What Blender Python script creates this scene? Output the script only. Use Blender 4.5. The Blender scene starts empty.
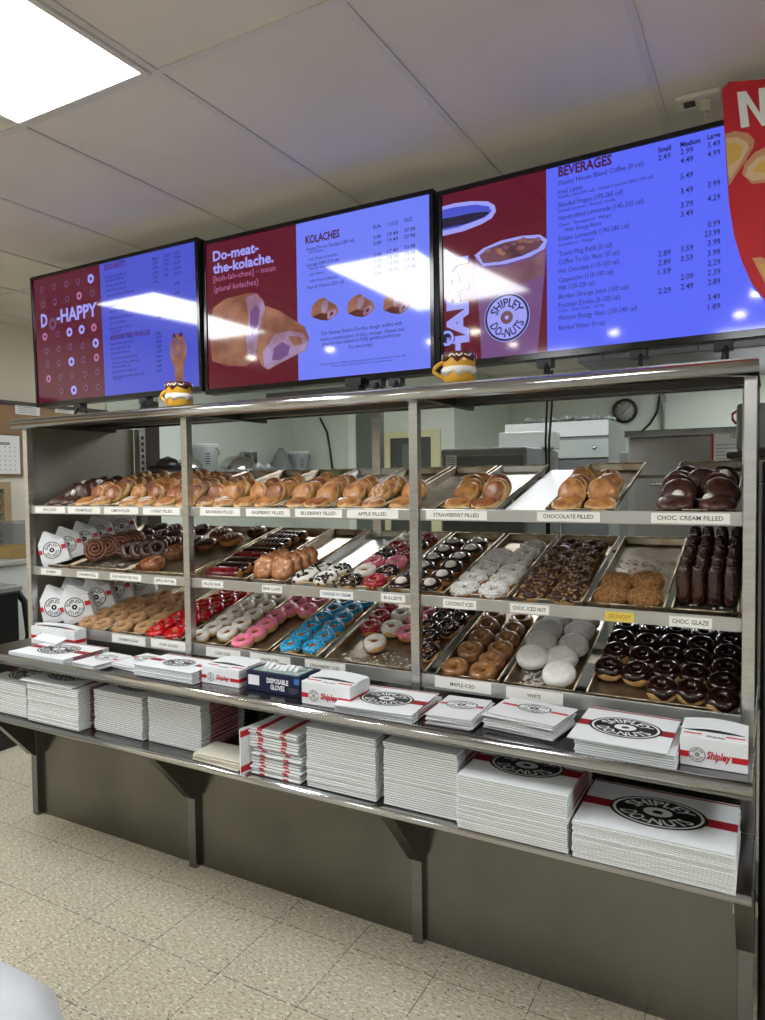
import bpy, bmesh, math, random
from mathutils import Matrix, Vector
random.seed(7)
S = bpy.context.scene
COL = S.collection
PI = math.pi

# ------------------------------------------------------------------ camera, world, exposure
F_PX, CX, CY, EYE = 707.0, 382.5, 510.0, 1.48
RC = Matrix(((0.87653898, -0.00884724, 0.48124956),
             (0.48118319, 0.0408727, -0.8756667),
             (-0.01192273, 0.99912519, 0.04008366)))
cd = bpy.data.cameras.new('camera')
cam = bpy.data.objects.new('camera', cd)
COL.objects.link(cam)
cam.matrix_world = Matrix.Translation((0, 0, EYE)) @ RC.to_4x4()
cd.sensor_fit = 'VERTICAL'
cd.sensor_height = 36.0
cd.sensor_width = 27.0
cd.lens = 36.0 * F_PX / 1020.0
cd.clip_start = 0.02
cd.clip_end = 60
S.camera = cam
w = bpy.data.worlds.new('world')
S.world = w
w.use_nodes = True
w.node_tree.nodes['Background'].inputs[0].default_value = (0.75, 0.8, 0.85, 1)
w.node_tree.nodes['Background'].inputs[1].default_value = 0.25
S.view_settings.view_transform = 'Standard'
S.view_settings.look = 'None'
S.view_settings.exposure = -0.08
S.view_settings.gamma = 1.0
S.view_settings.use_curve_mapping = False
PANEL_POWER = 17.0      # radiance of the fluorescent ceiling panels
CAN_POWER = 160.0

CEIL = 2.64


def ray(px, py):
    return RC @ Vector((px - CX, -(py - CY), -F_PX))


def at(px, py, Y):          # the place point at depth Y seen along a sight line
    r = ray(px, py)
    r = r * (Y / r.y)
    return Vector((r.x, r.y, r.z + EYE))


# ------------------------------------------------------------------ helpers
def tag(o, label=None, cat=None, group=None, kind=None):
    if label: o['label'] = label
    if cat: o['category'] = cat
    if group: o['group'] = group
    if kind: o['kind'] = kind
    return o


def lin(c):
    return tuple(((v / 255) / 12.92 if v / 255 <= 0.04045 else ((v / 255 + 0.055) / 1.055) ** 2.4) for v in c) + (1.0,)


MATS = {}


def mat(name, rgb, rough=0.5, metal=0.0, var=0.0, scale=20.0, rgb2=None, bump=0.0, bscale=60.0, coat=0.0,
        emit=None, estr=1.0, stretch=None, sss=0.0, spec=0.5):
    if name in MATS: return MATS[name]
    m = bpy.data.materials.new(name)
    m.use_nodes = True
    nt = m.node_tree
    b = nt.nodes['Principled BSDF']
    c = lin(rgb)
    b.inputs['Base Color'].default_value = c
    b.inputs['Roughness'].default_value = rough
    b.inputs['Metallic'].default_value = metal
    b.inputs['Specular IOR Level'].default_value = spec
    if coat:
        b.inputs['Coat Weight'].default_value = coat
        b.inputs['Coat Roughness'].default_value = 0.08
    if sss:
        b.inputs['Subsurface Weight'].default_value = sss
        b.inputs['Subsurface Scale'].default_value = 0.006
    if emit is not None:
        b.inputs['Emission Color'].default_value = lin(emit)
        b.inputs['Emission Strength'].default_value = estr
    if var or rgb2 or bump:
        tc = nt.nodes.new('ShaderNodeTexCoord')
        mp = nt.nodes.new('ShaderNodeMapping')
        nt.links.new(tc.outputs['Object'], mp.inputs['Vector'])
        if stretch: mp.inputs['Scale'].default_value = stretch
        if var or rgb2:
            n = nt.nodes.new('ShaderNodeTexNoise')
            n.inputs['Scale'].default_value = scale
            n.inputs['Detail'].default_value = 4
            nt.links.new(mp.outputs['Vector'], n.inputs['Vector'])
            r = nt.nodes.new('ShaderNodeValToRGB')
            r.color_ramp.elements[0].position = 0.35
            r.color_ramp.elements[1].position = 0.65
            c2 = lin(rgb2) if rgb2 else tuple(min(1, x * (1 + var)) for x in c[:3]) + (1,)
            c1 = c if rgb2 else tuple(x * (1 - var) for x in c[:3]) + (1,)
            r.color_ramp.elements[0].color = c1
            r.color_ramp.elements[1].color = c2
            nt.links.new(n.outputs['Fac'], r.inputs['Fac'])
            nt.links.new(r.outputs['Color'], b.inputs['Base Color'])
        if bump:
            n2 = nt.nodes.new('ShaderNodeTexNoise')
            n2.inputs['Scale'].default_value = bscale
            n2.inputs['Detail'].default_value = 3
            nt.links.new(mp.outputs['Vector'], n2.inputs['Vector'])
            bp = nt.nodes.new('ShaderNodeBump')
            bp.inputs['Strength'].default_value = bump
            bp.inputs['Distance'].default_value = 0.004
            nt.links.new(n2.outputs['Fac'], bp.inputs['Height'])
            nt.links.new(bp.outputs['Normal'], b.inputs['Normal'])
    MATS[name] = m
    return m


def obj(name, bm, mats, parent=None, loc=None, rot=None, smooth=False, mw=None):
    me = bpy.data.meshes.new(name)
    bm.normal_update()
    bm.to_mesh(me)
    bm.free()
    if not isinstance(mats, (list, tuple)): mats = [mats]
    for m in mats: me.materials.append(m)
    if smooth:
        for p in me.polygons: p.use_smooth = True
    o = bpy.data.objects.new(name, me)
    COL.objects.link(o)
    if parent is not None: o.parent = parent
    if loc is not None: o.location = loc
    if rot is not None: o.rotation_euler = rot
    if mw is not None: o.matrix_world = mw
    return o


def empty(name, loc=(0, 0, 0), rot=(0, 0, 0)):
    o = bpy.data.objects.new(name, None)
    o.empty_display_size = 0.05
    COL.objects.link(o)
    o.location = loc
    o.rotation_euler = rot
    return o


def link_copy(o, parent=None):
    c = o.copy()
    COL.objects.link(c)
    if parent is not None: c.parent = parent
    for ch in list(o.children):
        link_copy(ch, c)
    return c


NB = bmesh.new


def quad(bm, a, b, c, d, mi=0):
    f = bm.faces.new([bm.verts.new(p) for p in (a, b, c, d)])
    f.material_index = mi
    return f


def box(bm, x0, x1, y0, y1, z0, z1, mi=0, M=None, bev=0.0):
    vs = [Vector((x, y, z)) for z in (z0, z1) for y in (y0, y1) for x in (x0, x1)]
    if M is not None: vs = [M @ v for v in vs]
    v = [bm.verts.new(p) for p in vs]
    fs = []
    for idx in ((0, 2, 3, 1), (4, 5, 7, 6), (0, 1, 5, 4), (2, 6, 7, 3), (0, 4, 6, 2), (1, 3, 7, 5)):
        f = bm.faces.new([v[i] for i in idx])
        f.material_index = mi
        fs.append(f)
    if bev:
        es = list({e for f in fs for e in f.edges})
        bmesh.ops.bevel(bm, geom=es, offset=bev, segments=2, affect='EDGES', profile=0.5, material=mi)
    return fs


def tube(bm, p0, p1, r0, r1=None, seg=12, mi=0, cap=True):
    r1 = r0 if r1 is None else r1
    p0, p1 = Vector(p0), Vector(p1)
    d = (p1 - p0).normalized()
    u = d.orthogonal().normalized()
    v = d.cross(u)
    A, B = [], []
    for i in range(seg):
        a = 2 * PI * i / seg
        q = u * math.cos(a) + v * math.sin(a)
        A.append(bm.verts.new(p0 + q * r0))
        B.append(bm.verts.new(p1 + q * r1))
    for i in range(seg):
        j = (i + 1) % seg
        f = bm.faces.new((A[i], A[j], B[j], B[i]))
        f.material_index = mi
        f.smooth = True
    if cap:
        bm.faces.new(A[::-1]).material_index = mi
        bm.faces.new(B).material_index = mi


def path(bm, pts, r, seg=8, mi=0):
    pts = [Vector(p) for p in pts]
    rings = []
    for i, p in enumerate(pts):
        d = (pts[min(i + 1, len(pts) - 1)] - pts[max(i - 1, 0)]).normalized()
        u = d.cross(Vector((0.31, 0.17, 0.93))).normalized()
        v = d.cross(u)
        rings.append([bm.verts.new(p + (u * math.cos(2 * PI * k / seg) + v * math.sin(2 * PI * k / seg)) * r) for k in range(seg)])
    for a, b in zip(rings, rings[1:]):
        for k in range(seg):
            f = bm.faces.new((a[k], a[(k + 1) % seg], b[(k + 1) % seg], b[k]))
            f.material_index = mi
            f.smooth = True
    bm.faces.new(rings[0][::-1]).material_index = mi
    bm.faces.new(rings[-1]).material_index = mi


def lathe(bm, prof, seg=24, M=None, mi=None, wob=None, cap=True):
    rows = []
    for k, (r, z) in enumerate(prof):
        row = []
        for i in range(seg):
            a = 2 * PI * i / seg
            zz = z + (wob(k, a) if wob else 0)
            p = Vector((r * math.cos(a), r * math.sin(a), zz))
            row.append(bm.verts.new(M @ p if M is not None else p))
        rows.append(row)
    for k in range(len(rows) - 1):
        for i in range(seg):
            j = (i + 1) % seg
            f = bm.faces.new((rows[k][i], rows[k][j], rows[k + 1][j], rows[k + 1][i]))
            f.smooth = True
            f.material_index = mi[k] if mi else 0
    for row, rev, k in ((rows[0], True, 0), (rows[-1], False, -1)):
        if cap and prof[k][0] > 1e-5:
            f = bm.faces.new(row[::-1] if rev else row)
            f.material_index = (mi[k] if mi else 0)
    bmesh.ops.remove_doubles(bm, verts=[v for v in rows[0] + rows[-1] if v.is_valid], dist=1e-6)


def prism(bm, pts, y0, y1, mi=0, M=None, mside=None):      # outline in x,z ; depth in y
    def V(p, y):
        q = Vector((p[0], y, p[1]))
        return bm.verts.new(M @ q if M is not None else q)
    A = [V(p, y0) for p in pts]
    B = [V(p, y1) for p in pts]
    n = len(pts)
    bm.faces.new(A).material_index = mi
    bm.faces.new(B[::-1]).material_index = mi
    for i in range(n):
        j = (i + 1) % n
        bm.faces.new((A[j], A[i], B[i], B[j])).material_index = mi if mside is None else mside
    bmesh.ops.recalc_face_normals(bm, faces=bm.faces[:])


_TC = {}


def glyphs(s, bold=0.0, shear=0.0):
    key = (s, bold, shear)
    if key in _TC: return _TC[key]
    cu = bpy.data.curves.new('lettering_source', 'FONT')
    cu.body = s
    cu.size = 1.0
    cu.offset = bold
    cu.shear = shear
    cu.resolution_u = 2
    o = bpy.data.objects.new('lettering_source', cu)
    me = o.to_mesh()
    vs = [Vector(v.co) for v in me.vertices]
    fs = [tuple(p.vertices) for p in me.polygons]
    o.to_mesh_clear()
    bpy.data.objects.remove(o)
    bpy.data.curves.remove(cu)
    _TC[key] = (vs, fs)
    return _TC[key]


def text(bm, s, M, size=1.0, width=None, align='L', bold=0.0, shear=0.0, mi=0, fn=None):
    """lettering in the local xy plane, mapped through M (or a bend fn)"""
    vs, fs = glyphs(s, bold, shear)
    if not vs: return
    x0 = min(v.x for v in vs)
    x1 = max(v.x for v in vs)
    sx = size if width is None else width / max(1e-6, x1 - x0)
    off = {'L': -x0, 'C': -(x0 + x1) / 2, 'R': -x1}[align]
    out = []
    for v in vs:
        p = Vector(((v.x + off) * sx, v.y * size, 0))
        if fn: p = fn(p)
        out.append(bm.verts.new(M @ p))
    for f in fs:
        try:
            bm.faces.new([out[i] for i in f]).material_index = mi
        except ValueError:
            pass


def disc(bm, r, z, M, mi, r_in=0.0, seg=40, sx=1.0):
    o = [bm.verts.new(M @ Vector((r * sx * math.cos(2 * PI * i / seg), r * math.sin(2 * PI * i / seg), z))) for i in range(seg)]
    if r_in <= 0:
        bm.faces.new(o).material_index = mi
        return
    n = [bm.verts.new(M @ Vector((r_in * sx * math.cos(2 * PI * i / seg), r_in * math.sin(2 * PI * i / seg), z))) for i in range(seg)]
    for i in range(seg):
        j = (i + 1) % seg
        bm.faces.new((o[i], o[j], n[j], n[i])).material_index = mi


def emblem(bm, R, M, dark=0, light=1, style='solid', e=0.0004, tan=None):
    """round shop badge: ring, arched words above and below, ring doughnut in the middle"""
    Ms = M @ Matrix.Diagonal((R, R, 1, 1))
    if style == 'solid':
        disc(bm, 1.0, e, Ms, dark)
        disc(bm, 0.93, 2 * e, Ms, light, 0.87)
        ink = light
        disc(bm, 0.30, 2 * e, Ms, light, 0.11)
    else:
        disc(bm, 1.0, e, Ms, light)
        disc(bm, 0.97, 2 * e, Ms, dark, 0.88)
        ink = dark
        disc(bm, 0.27, 2 * e, Ms, dark if tan is None else tan, 0.09)
    M2 = Ms @ Matrix.Translation((0, 0, 2 * e))

    def arc_top(p):
        a = PI / 2 - p.x / 0.62
        r = 0.44 + p.y
        return Vector((r * math.cos(a), r * math.sin(a), 0))

    def arc_bot(p):
        a = -PI / 2 + p.x / 0.62
        r = 0.80 - p.y
        return Vector((r * math.cos(a), r * math.sin(a), 0))
    text(bm, 'SHIPLEY', M2, 0.5, width=1.55, align='C', bold=0.02, mi=ink, fn=arc_top)
    text(bm, 'DO-NUTS', M2, 0.5, width=1.55, align='C', bold=0.02, mi=ink, fn=arc_bot)


def ordn(n):
    return ['first', 'second', 'third', 'fourth', 'fifth', 'sixth', 'seventh', 'eighth', 'ninth', 'tenth', 'eleventh', 'twelfth',
            'thirteenth', 'fourteenth', 'fifteenth', 'sixteenth', 'seventeenth', 'eighteenth', 'nineteenth', 'twentieth',
            'twenty-first', 'twenty-second', 'twenty-third', 'twenty-fourth', 'twenty-fifth', 'twenty-sixth', 'twenty-seventh', 'twenty-eighth'][n]


# ------------------------------------------------------------------ materials
steel = mat('brushed_steel', (200, 200, 198), 0.27, 1.0, var=0.08, scale=6, stretch=(1, 1, 14), bump=0.03, bscale=30)
steel_h = mat('brushed_steel_long', (128, 128, 128), 0.22, 1.0, var=0.08, scale=6, stretch=(1, 14, 14), bump=0.03, bscale=30)
steel_bright = mat('polished_steel', (196, 197, 198), 0.15, 1.0)
steel_panel = mat('steel_sheet', (114, 113, 107), 0.24, 1.0, var=0.12, scale=3.2, bump=0.10, bscale=4)
steel_dark = mat('dull_steel', (96, 94, 90), 0.35, 0.9, var=0.1, scale=5)
rail_m = mat('rail_steel', (190, 190, 188), 0.34, 0.85, var=0.05, scale=8)
pan_m = mat('pan_aluminium', (176, 168, 150), 0.33, 0.9, rgb2=(140, 124, 98), scale=14, bump=0.04, bscale=80)
pan_lit = mat('pan_lit_aluminium', (222, 222, 216), 0.36, 0.75, var=0.06, scale=9)  # paler colour heightens the kitchen light mirrored in some pans
pan_dark = mat('pan_dark_aluminium', (128, 122, 110), 0.36, 0.85, rgb2=(96, 88, 74), scale=16)
rim_m = mat('pan_rim', (206, 194, 168), 0.34, 0.8, rgb2=(150, 128, 96), scale=30)
white_card = mat('white_card', (234, 238, 240), 0.55, var=0.02, scale=8)
gap_shade = mat('card_gap_shade', (120, 120, 120), 0.8)  # dark ply colour paints the shadow lines between stacked boxes
grey_card = mat('card_inner_ply', (120, 116, 112), 0.9)
red_print = mat('red_print', (196, 22, 38), 0.5)
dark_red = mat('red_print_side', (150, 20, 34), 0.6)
black_print = mat('black_print', (18, 18, 20), 0.5)
grey_print = mat('grey_print', (90, 92, 96), 0.6)
white_print = mat('white_print', (238, 240, 240), 0.5)
tag_white = mat('tag_paper', (236, 236, 230), 0.5)
tag_yellow = mat('tag_yellow', (226, 200, 90), 0.5)
tag_yink = mat('tag_yellow_ink', (178, 130, 20), 0.5)
blue_print = mat('blue_print', (24, 60, 150), 0.5)
black_plastic = mat('black_plastic', (14, 14, 16), 0.35)
dark_plastic = mat('dark_plastic', (40, 40, 44), 0.45)
wall_green = mat('pale_green_wall', (208, 216, 204), 0.7, var=0.03, scale=2)
wall_cream = mat('cream_wall', (226, 220, 200), 0.7, var=0.03, scale=2)
ceil_m = mat('ceiling_tile', (216, 210, 200), 0.85, var=0.04, scale=2.2, bump=0.15, bscale=180)
grid_m = mat('ceiling_grid', (206, 202, 196), 0.6)
wall_plain = mat('plain_wall', (206, 206, 204), 0.7, var=0.03, scale=2)


def floor_material():
    m = bpy.data.materials.new('vinyl_tile_floor')
    m.use_nodes = True
    nt = m.node_tree
    b = nt.nodes['Principled BSDF']
    tc = nt.nodes.new('ShaderNodeTexCoord')
    mp = nt.nodes.new('ShaderNodeMapping')
    mp.inputs['Location'].default_value = (1.741, -1.285, 0)
    nt.links.new(tc.outputs['Object'], mp.inputs['Vector'])
    br = nt.nodes.new('ShaderNodeTexBrick')
    br.offset = 0
    br.inputs['Scale'].default_value = 1.0
    br.inputs['Brick Width'].default_value = 0.29
    br.inputs['Row Height'].default_value = 0.29
    br.inputs['Mortar Size'].default_value = 0.0016
    br.inputs['Mortar Smooth'].default_value = 0.2
    br.inputs['Color1'].default_value = lin((194, 187, 165))
    br.inputs['Color2'].default_value = lin((188, 181, 160))
    br.inputs['Mortar'].default_value = lin((74, 66, 52))
    nt.links.new(mp.outputs['Vector'], br.inputs['Vector'])

    def specks(scale, lo, hi, col, prev, st, seed):
        mm = nt.nodes.new('ShaderNodeMapping')
        mm.inputs['Scale'].default_value = st
        mm.inputs['Rotation'].default_value = (0, 0, 0.5)
        mm.inputs['Location'].default_value = (seed, seed * 2, 0)
        nt.links.new(tc.outputs['Object'], mm.inputs['Vector'])
        n = nt.nodes.new('ShaderNodeTexNoise')
        n.inputs['Scale'].default_value = scale
        n.inputs['Detail'].default_value = 2
        nt.links.new(mm.outputs['Vector'], n.inputs['Vector'])
        r = nt.nodes.new('ShaderNodeMapRange')
        r.inputs['From Min'].default_value = lo
        r.inputs['From Max'].default_value = hi
        nt.links.new(n.outputs['Fac'], r.inputs['Value'])
        mx = nt.nodes.new('ShaderNodeMix')
        mx.data_type = 'RGBA'
        nt.links.new(r.outputs['Result'], mx.inputs['Factor'])
        nt.links.new(prev, mx.inputs['A'])
        mx.inputs['B'].default_value = lin(col)
        return mx.outputs['Result']
    c = specks(60, 0.54, 0.62, (222, 217, 200), br.outputs['Color'], (1, 2.4, 1), 3.1)
    c = specks(60, 0.56, 0.64, (168, 155, 130), c, (1, 2.4, 1), 7.7)
    c = specks(72, 0.64, 0.67, (86, 75, 58), c, (1, 2.0, 1), 11.3)
    nt.links.new(c, b.inputs['Base Color'])
    b.inputs['Roughness'].default_value = 0.32
    return m


# ------------------------------------------------------------------ the room
XL, XR, YF, YA, YB = -4.77, 3.6, -4.6, 6.57, 8.3
XJ = -2.78                       # where the back wall steps deeper


def struct(name, bm, m, parent=None):
    o = obj(name, bm, m, parent)
    if parent is None: tag(o, kind='structure')
    return o


bm = NB(); box(bm, XL - .1, XR + .1, YF - .1, YB + .1, -0.06, 0.0); struct('floor', bm, floor_material())
bm = NB(); box(bm, XL - .1, XR + .1, YF - .1, YB + .1, CEIL, CEIL + 0.06); struct('ceiling', bm, ceil_m)
bm = NB()
for k in range(-7, 8):
    x = -0.918 + 0.605 * k
    if XL < x < XR: box(bm, x - 0.011, x + 0.011, YF, YB, CEIL - 0.005, CEIL - 0.0005)
for k in range(-5, 7):
    y = 1.487 + 1.21 * k
    if YF < y < YB: box(bm, XL, XR, y - 0.011, y + 0.011, CEIL - 0.0046, CEIL - 0.0007)
struct('trim_1', bm, grid_m)
bm = NB(); box(bm, XL - 0.1, XL, YF, YB, 0, CEIL); struct('wall_left', bm, wall_cream)
bm = NB(); box(bm, XR, XR + 0.1, YF, YB, 0, CEIL); struct('wall_right', bm, wall_plain)
bm = NB(); box(bm, XL, XR, YF - 0.1, YF, 0, CEIL); struct('wall_front', bm, wall_plain)
bm = NB()
box(bm, XL, XJ, YA, YB + 0.1, 0, CEIL)
box(bm, XJ, XR, YB, YB + 0.1, 0, CEIL)
struct('wall_back', bm, wall_green)
# green paint on the kitchen end of the left wall
bm = NB(); box(bm, XL, XL + 0.012, 4.0, YA, 0, CEIL); struct('wall_left_kitchen', bm, wall_green)
# wood wainscot beside the left end of the case
wood = mat('wainscot_wood', (158, 122, 78), 0.5, rgb2=(138, 102, 62), scale=5, stretch=(1, 1, 0.15))
bm = NB(); box(bm, XL, XL + 0.03, 1.2, 3.99, 1.55, 2.055)
struct('trim_2', bm, wood)
bm = NB(); box(bm, XL, XL + 0.045, 1.2, 3.99, 2.06, 2.085); struct('trim_3', bm, mat('dark_trim', (60, 48, 38), 0.5))
# white pilaster + dark jamb on the left wall seen through the case
bm = NB(); box(bm, XL, XL + 0.06, 4.52, 4.80, 0, CEIL); struct('trim_4', bm, mat('white_trim', (226, 236, 224), 0.5))
bm = NB(); box(bm, XL, XL + 0.07, 4.36, 4.51, 0, 2.2); struct('trim_5', bm, mat('brown_jamb', (52, 38, 32), 0.5))
# doors in the back wall
yel = mat('cream_door_frame', (206, 204, 160), 0.5)
bm = NB()
x0, x1 = at(391, 440, YA).x, at(432, 440, YA).x
box(bm, x0 - .1, x0, YA - 0.03, YA, 0, 1.93); box(bm, x1, x1 + .1, YA - 0.03, YA, 0, 1.93); box(bm, x0 - .1, x1 + .1, YA - 0.03, YA, 1.93, 2.0)
d1 = struct('door_1', bm, yel)
bm = NB(); box(bm, x0, x1, YA - 0.012, YA, 0, 1.93); struct('door_leaf', bm, mat('dark_door', (70, 72, 66), 0.4), d1)
bm = NB(); box(bm, x0 + .14, x1 - .16, YA - 0.02, YA - .012, 1.15, 1.86); struct('door_pane', bm, mat('door_glass', (104, 110, 100), 0.2), d1)
bm = NB()
xa, xb, xc = at(350, 440, YA).x, at(357, 440, YA).x, at(374, 440, YA).x
box(bm, xa, xb, YA - 0.04, YA, 0, CEIL)
d2 = struct('door_2', bm, MATS['white_trim'])
bm = NB(); box(bm, xb, xc, YA - 0.02, YA, 0, 2.3); struct('door_leaf', bm, mat('dark_doorway', (104, 112, 102), 0.45), d2)  # slab coloured to stand in for the dark of an open doorway
bm = NB(); box(bm, xb + .05, xb + .08, YA - 0.06, YA - .02, 1.2, 1.62); struct('door_handle', bm, black_plastic, d2)


# ------------------------------------------------------------------ ceiling lights
diff_m = mat('panel_diffuser', (255, 255, 255), 0.5, emit=(248, 251, 255), estr=PANEL_POWER)
LABL = {0: 'rectangular fluorescent ceiling panel at upper left of the view'}


def ceiling_light(x0, x1, y0, y1, label):
    t = empty('ceiling_light', ((x0 + x1) / 2, (y0 + y1) / 2, CEIL - 0.005))
    tag(t, label, 'ceiling light', 'fluorescent ceiling panels')
    hx, hy = (x1 - x0) / 2, (y1 - y0) / 2
    bm = NB()
    for a in ((-hx, hx, -hy, -hy + .02), (-hx, hx, hy - .02, hy), (-hx, -hx + .02, -hy + .02, hy - .02), (hx - .02, hx, -hy + .02, hy - .02)):
        box(bm, *a, -0.008, 0.003)
    obj('frame', bm, grid_m, t)
    bm = NB(); box(bm, -hx + .02, hx - .02, -hy + .02, hy - .02, -0.005, 0.002)
    obj('diffuser', bm, diff_m, t)


ceiling_light(-2.117, -1.534, 0.289, 1.475, 'rectangular fluorescent ceiling panel glowing at upper left of view')
ceiling_light(-3.932, -3.349, 0.289, 1.475, 'rectangular ceiling panel reflected across the two left menu screens')
for i, (kx, y) in enumerate(((-3, -3.353), (0, -3.353), (3, -3.353), (3, 0.28), (-1, 3.91), (-4, 3.91), (1, 6.33), (1, 3.91))):  # panels added out of view to brighten the room, kitchen and pans
    xx = -0.918 + 0.605 * kx
    nm = ['ceiling panel behind the camera on the left', 'ceiling panel directly behind the camera', 'ceiling panel behind the camera on the right',
          'ceiling panel to the right of the camera', 'kitchen ceiling panel behind the middle menu screen', 'kitchen ceiling panel behind the leftmost menu screen',
          'kitchen ceiling panel nearest the wall clock', 'kitchen ceiling panel behind the rightmost menu screen'][i]
    ceiling_light(xx + 0.011, xx + 0.594, y + 0.02, y + 1.195, 'added unseen fluorescent ' + nm)
can_m = mat('downlight_lamp', (255, 255, 255), 0.5, emit=(255, 246, 230), estr=CAN_POWER)
for i, (x, y) in enumerate(((-4.2, -.52), (-3.36, -.56), (-2.47, -.72), (-2.49, -1.53), (-1.58, -1.57), (-.6, -1.49), (-.4, -.8))):
    t = empty('downlight', (x, y, CEIL))
    tag(t, 'small round recessed downlight, %s from left among those mirrored in the screens' % ordn(i), 'ceiling light', 'round downlights in front of the case')
    bm = NB(); lathe(bm, [(0.06, -0.001), (0.062, -0.008), (0.045, -0.010), (0.042, -0.002)], 20, cap=False)
    obj('trim_ring', bm, white_print, t)
    bm = NB(); lathe(bm, [(0.0, -0.004), (0.041, -0.004), (0.041, -0.001), (0, -0.001)], 20)
    obj('lamp', bm, can_m, t)

# ------------------------------------------------------------------ the display case
PX = (-2.890, -1.944, -0.980, -0.046)
YB_CASE = 2.66
case = empty('display_case', (-1.458, 2.0, 0))
tag(case, 'long stainless steel doughnut display case with three slanted tray shelves', 'display case')


def cpart(name, bm, m, smooth=False, par=None):
    o = obj(name, bm, m, None, smooth=smooth)
    o.parent = case if par is None else par
    o.matrix_parent_inverse = Matrix.Translation((1.458, -2.0, 0))
    return o


for x in PX:
    bm = NB(); box(bm, x - 0.015, x + 0.015, 1.985, 2.015, 0.79, 1.764, bev=0.002)
    cpart('front_post', bm, steel)
for i, x in enumerate((PX[0] + .018, -1.458, PX[3] - .018)):
    bm = NB(); box(bm, x - 0.02, x + 0.02, 2.60, 2.64, 0.0, 1.785, bev=0.002)
    if i == 0:
        for k in range(12): box(bm, x + 0.0202, x + 0.0206, 2.612, 2.628, 1.36 + k * 0.032, 1.378 + k * 0.032, 1)
    cpart('back_post', bm, [steel, black_plastic])
# end panels
bm = NB(); box(bm, PX[0] - 0.012, PX[0] - 0.004, 2.016, 2.599, 0.80, 1.764); cpart('end_panel', bm, mat('satin_steel_sheet', (150, 146, 134), 0.5, 0.8, var=.06, scale=3))
bm = NB(); box(bm, PX[3] + 0.006, PX[3] + 0.012, 2.016, 2.64, 0.02, 1.764); cpart('end_panel', bm, steel_dark)
# canopy
bm = NB()
box(bm, -2.92, -0.03, 1.955, 2.492, 1.765, 1.772)
box(bm, -2.91, -0.03, 2.480, 2.492, 1.757, 1.765)
cpart('canopy', bm, steel_h)
bm = NB()
tube(bm, (-2.925, 1.957, 1.747), (-0.027, 1.957, 1.747), 0.021, seg=20)
cpart('canopy_front_roll', bm, steel_bright)
for x in PX:
    bm = NB(); box(bm, x - 0.012, x + 0.012, 2.016, 2.479, 1.740, 1.764); cpart('canopy_cross_brace', bm, steel_dark)
bm = NB(); box(bm, -2.86, -0.06, 2.30, 2.325, 1.748, 1.764); cpart('canopy_rail', bm, steel_dark)

# shelves: rails and slanted supports
SHELF = {'T': (1.372, 0.24), 'M': (1.105, 0.25), 'B': (0.845, 0.28)}
RAIL = {'T': (1.357, 1.393), 'M': (1.087, 1.123), 'B': (0.829, 0.873)}


def zf(sh, Y):
    return SHELF[sh][0] + SHELF[sh][1] * (Y - 2.03)


for sh in 'TMB':
    z0, z1 = RAIL[sh]
    for a, b in zip(PX, PX[1:]):
        bm = NB()
        box(bm, a + 0.0155, b - 0.0155, 1.996, 2.004, z0, z1, bev=0.0015)
        box(bm, a + 0.0155, b - 0.0155, 2.004, 2.028, z0, z0 + 0.004)
        cpart('shelf_rail', bm, rail_m)
    for yy in (2.12, 2.58):
        z = zf(sh, yy) - 0.003
        bm = NB(); box(bm, PX[0] + .04, PX[3] - .04, yy - 0.012, yy + 0.012, z - 0.02, z - 0.0095)
        cpart('shelf_support', bm, steel_dark)
# serving counter + lower shelf
bm = NB()
box(bm, -2.90, -0.03, 1.690, 2.64, 0.784, 0.800)
box(bm, -2.90, -0.03, 1.682, 1.690, 0.786, 0.806)
cpart('counter_top', bm, steel_h)
bm = NB(); tube(bm, (-2.902, 1.680, 0.810), (-0.028, 1.680, 0.810), 0.0155, seg=18); cpart('counter_front_roll', bm, steel_bright)
bm = NB()
box(bm, -2.90, -0.03, 1.690, 1.979, 0.564, 0.578)
cpart('lower_shelf', bm, steel_h)
bm = NB(); tube(bm, (-2.902, 1.685, 0.566), (-0.028, 1.685, 0.566), 0.0125, seg=18); cpart('lower_shelf_roll', bm, steel_bright)
for a, b in zip(PX, PX[1:]):
    bm = NB(); box(bm, a + 0.019, b - 0.019, 2.004, 2.012, 0.004, 0.783); cpart('base_panel', bm, steel_panel)
for i, x in enumerate(PX):
    bm = NB()
    box(bm, x - 0.018, x + 0.018, 1.980, 2.012, 0, 0.5635 if i else 0.5635, bev=0.002)
    box(bm, x - 0.018, x + 0.018, 1.980, 2.003, 0.5785, 0.7835)
    leg = cpart('leg', bm, steel_h)
    bm = NB()
    M = Matrix.Translation((x, 0, 0)) @ Matrix.Rotation(PI / 2, 4, 'Z')
    prism(bm, [(1.73, 0.5635), (1.979, 0.5635), (1.979, 0.275), (1.965, 0.280)], -0.021, 0.021, 0, M)
    cpart('gusset', bm, steel_panel)
    if i == 3:
        bm = NB(); box(bm, x - 0.03, x + 0.012, 1.974, 1.9795, 0.365, 0.415)
        tube(bm, (x - 0.009, 1.974, 0.388), (x - 0.009, 1.969, 0.388), 0.007, mi=1)
        cpart('bolt_plate', bm, [steel, dark_plastic])

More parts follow.
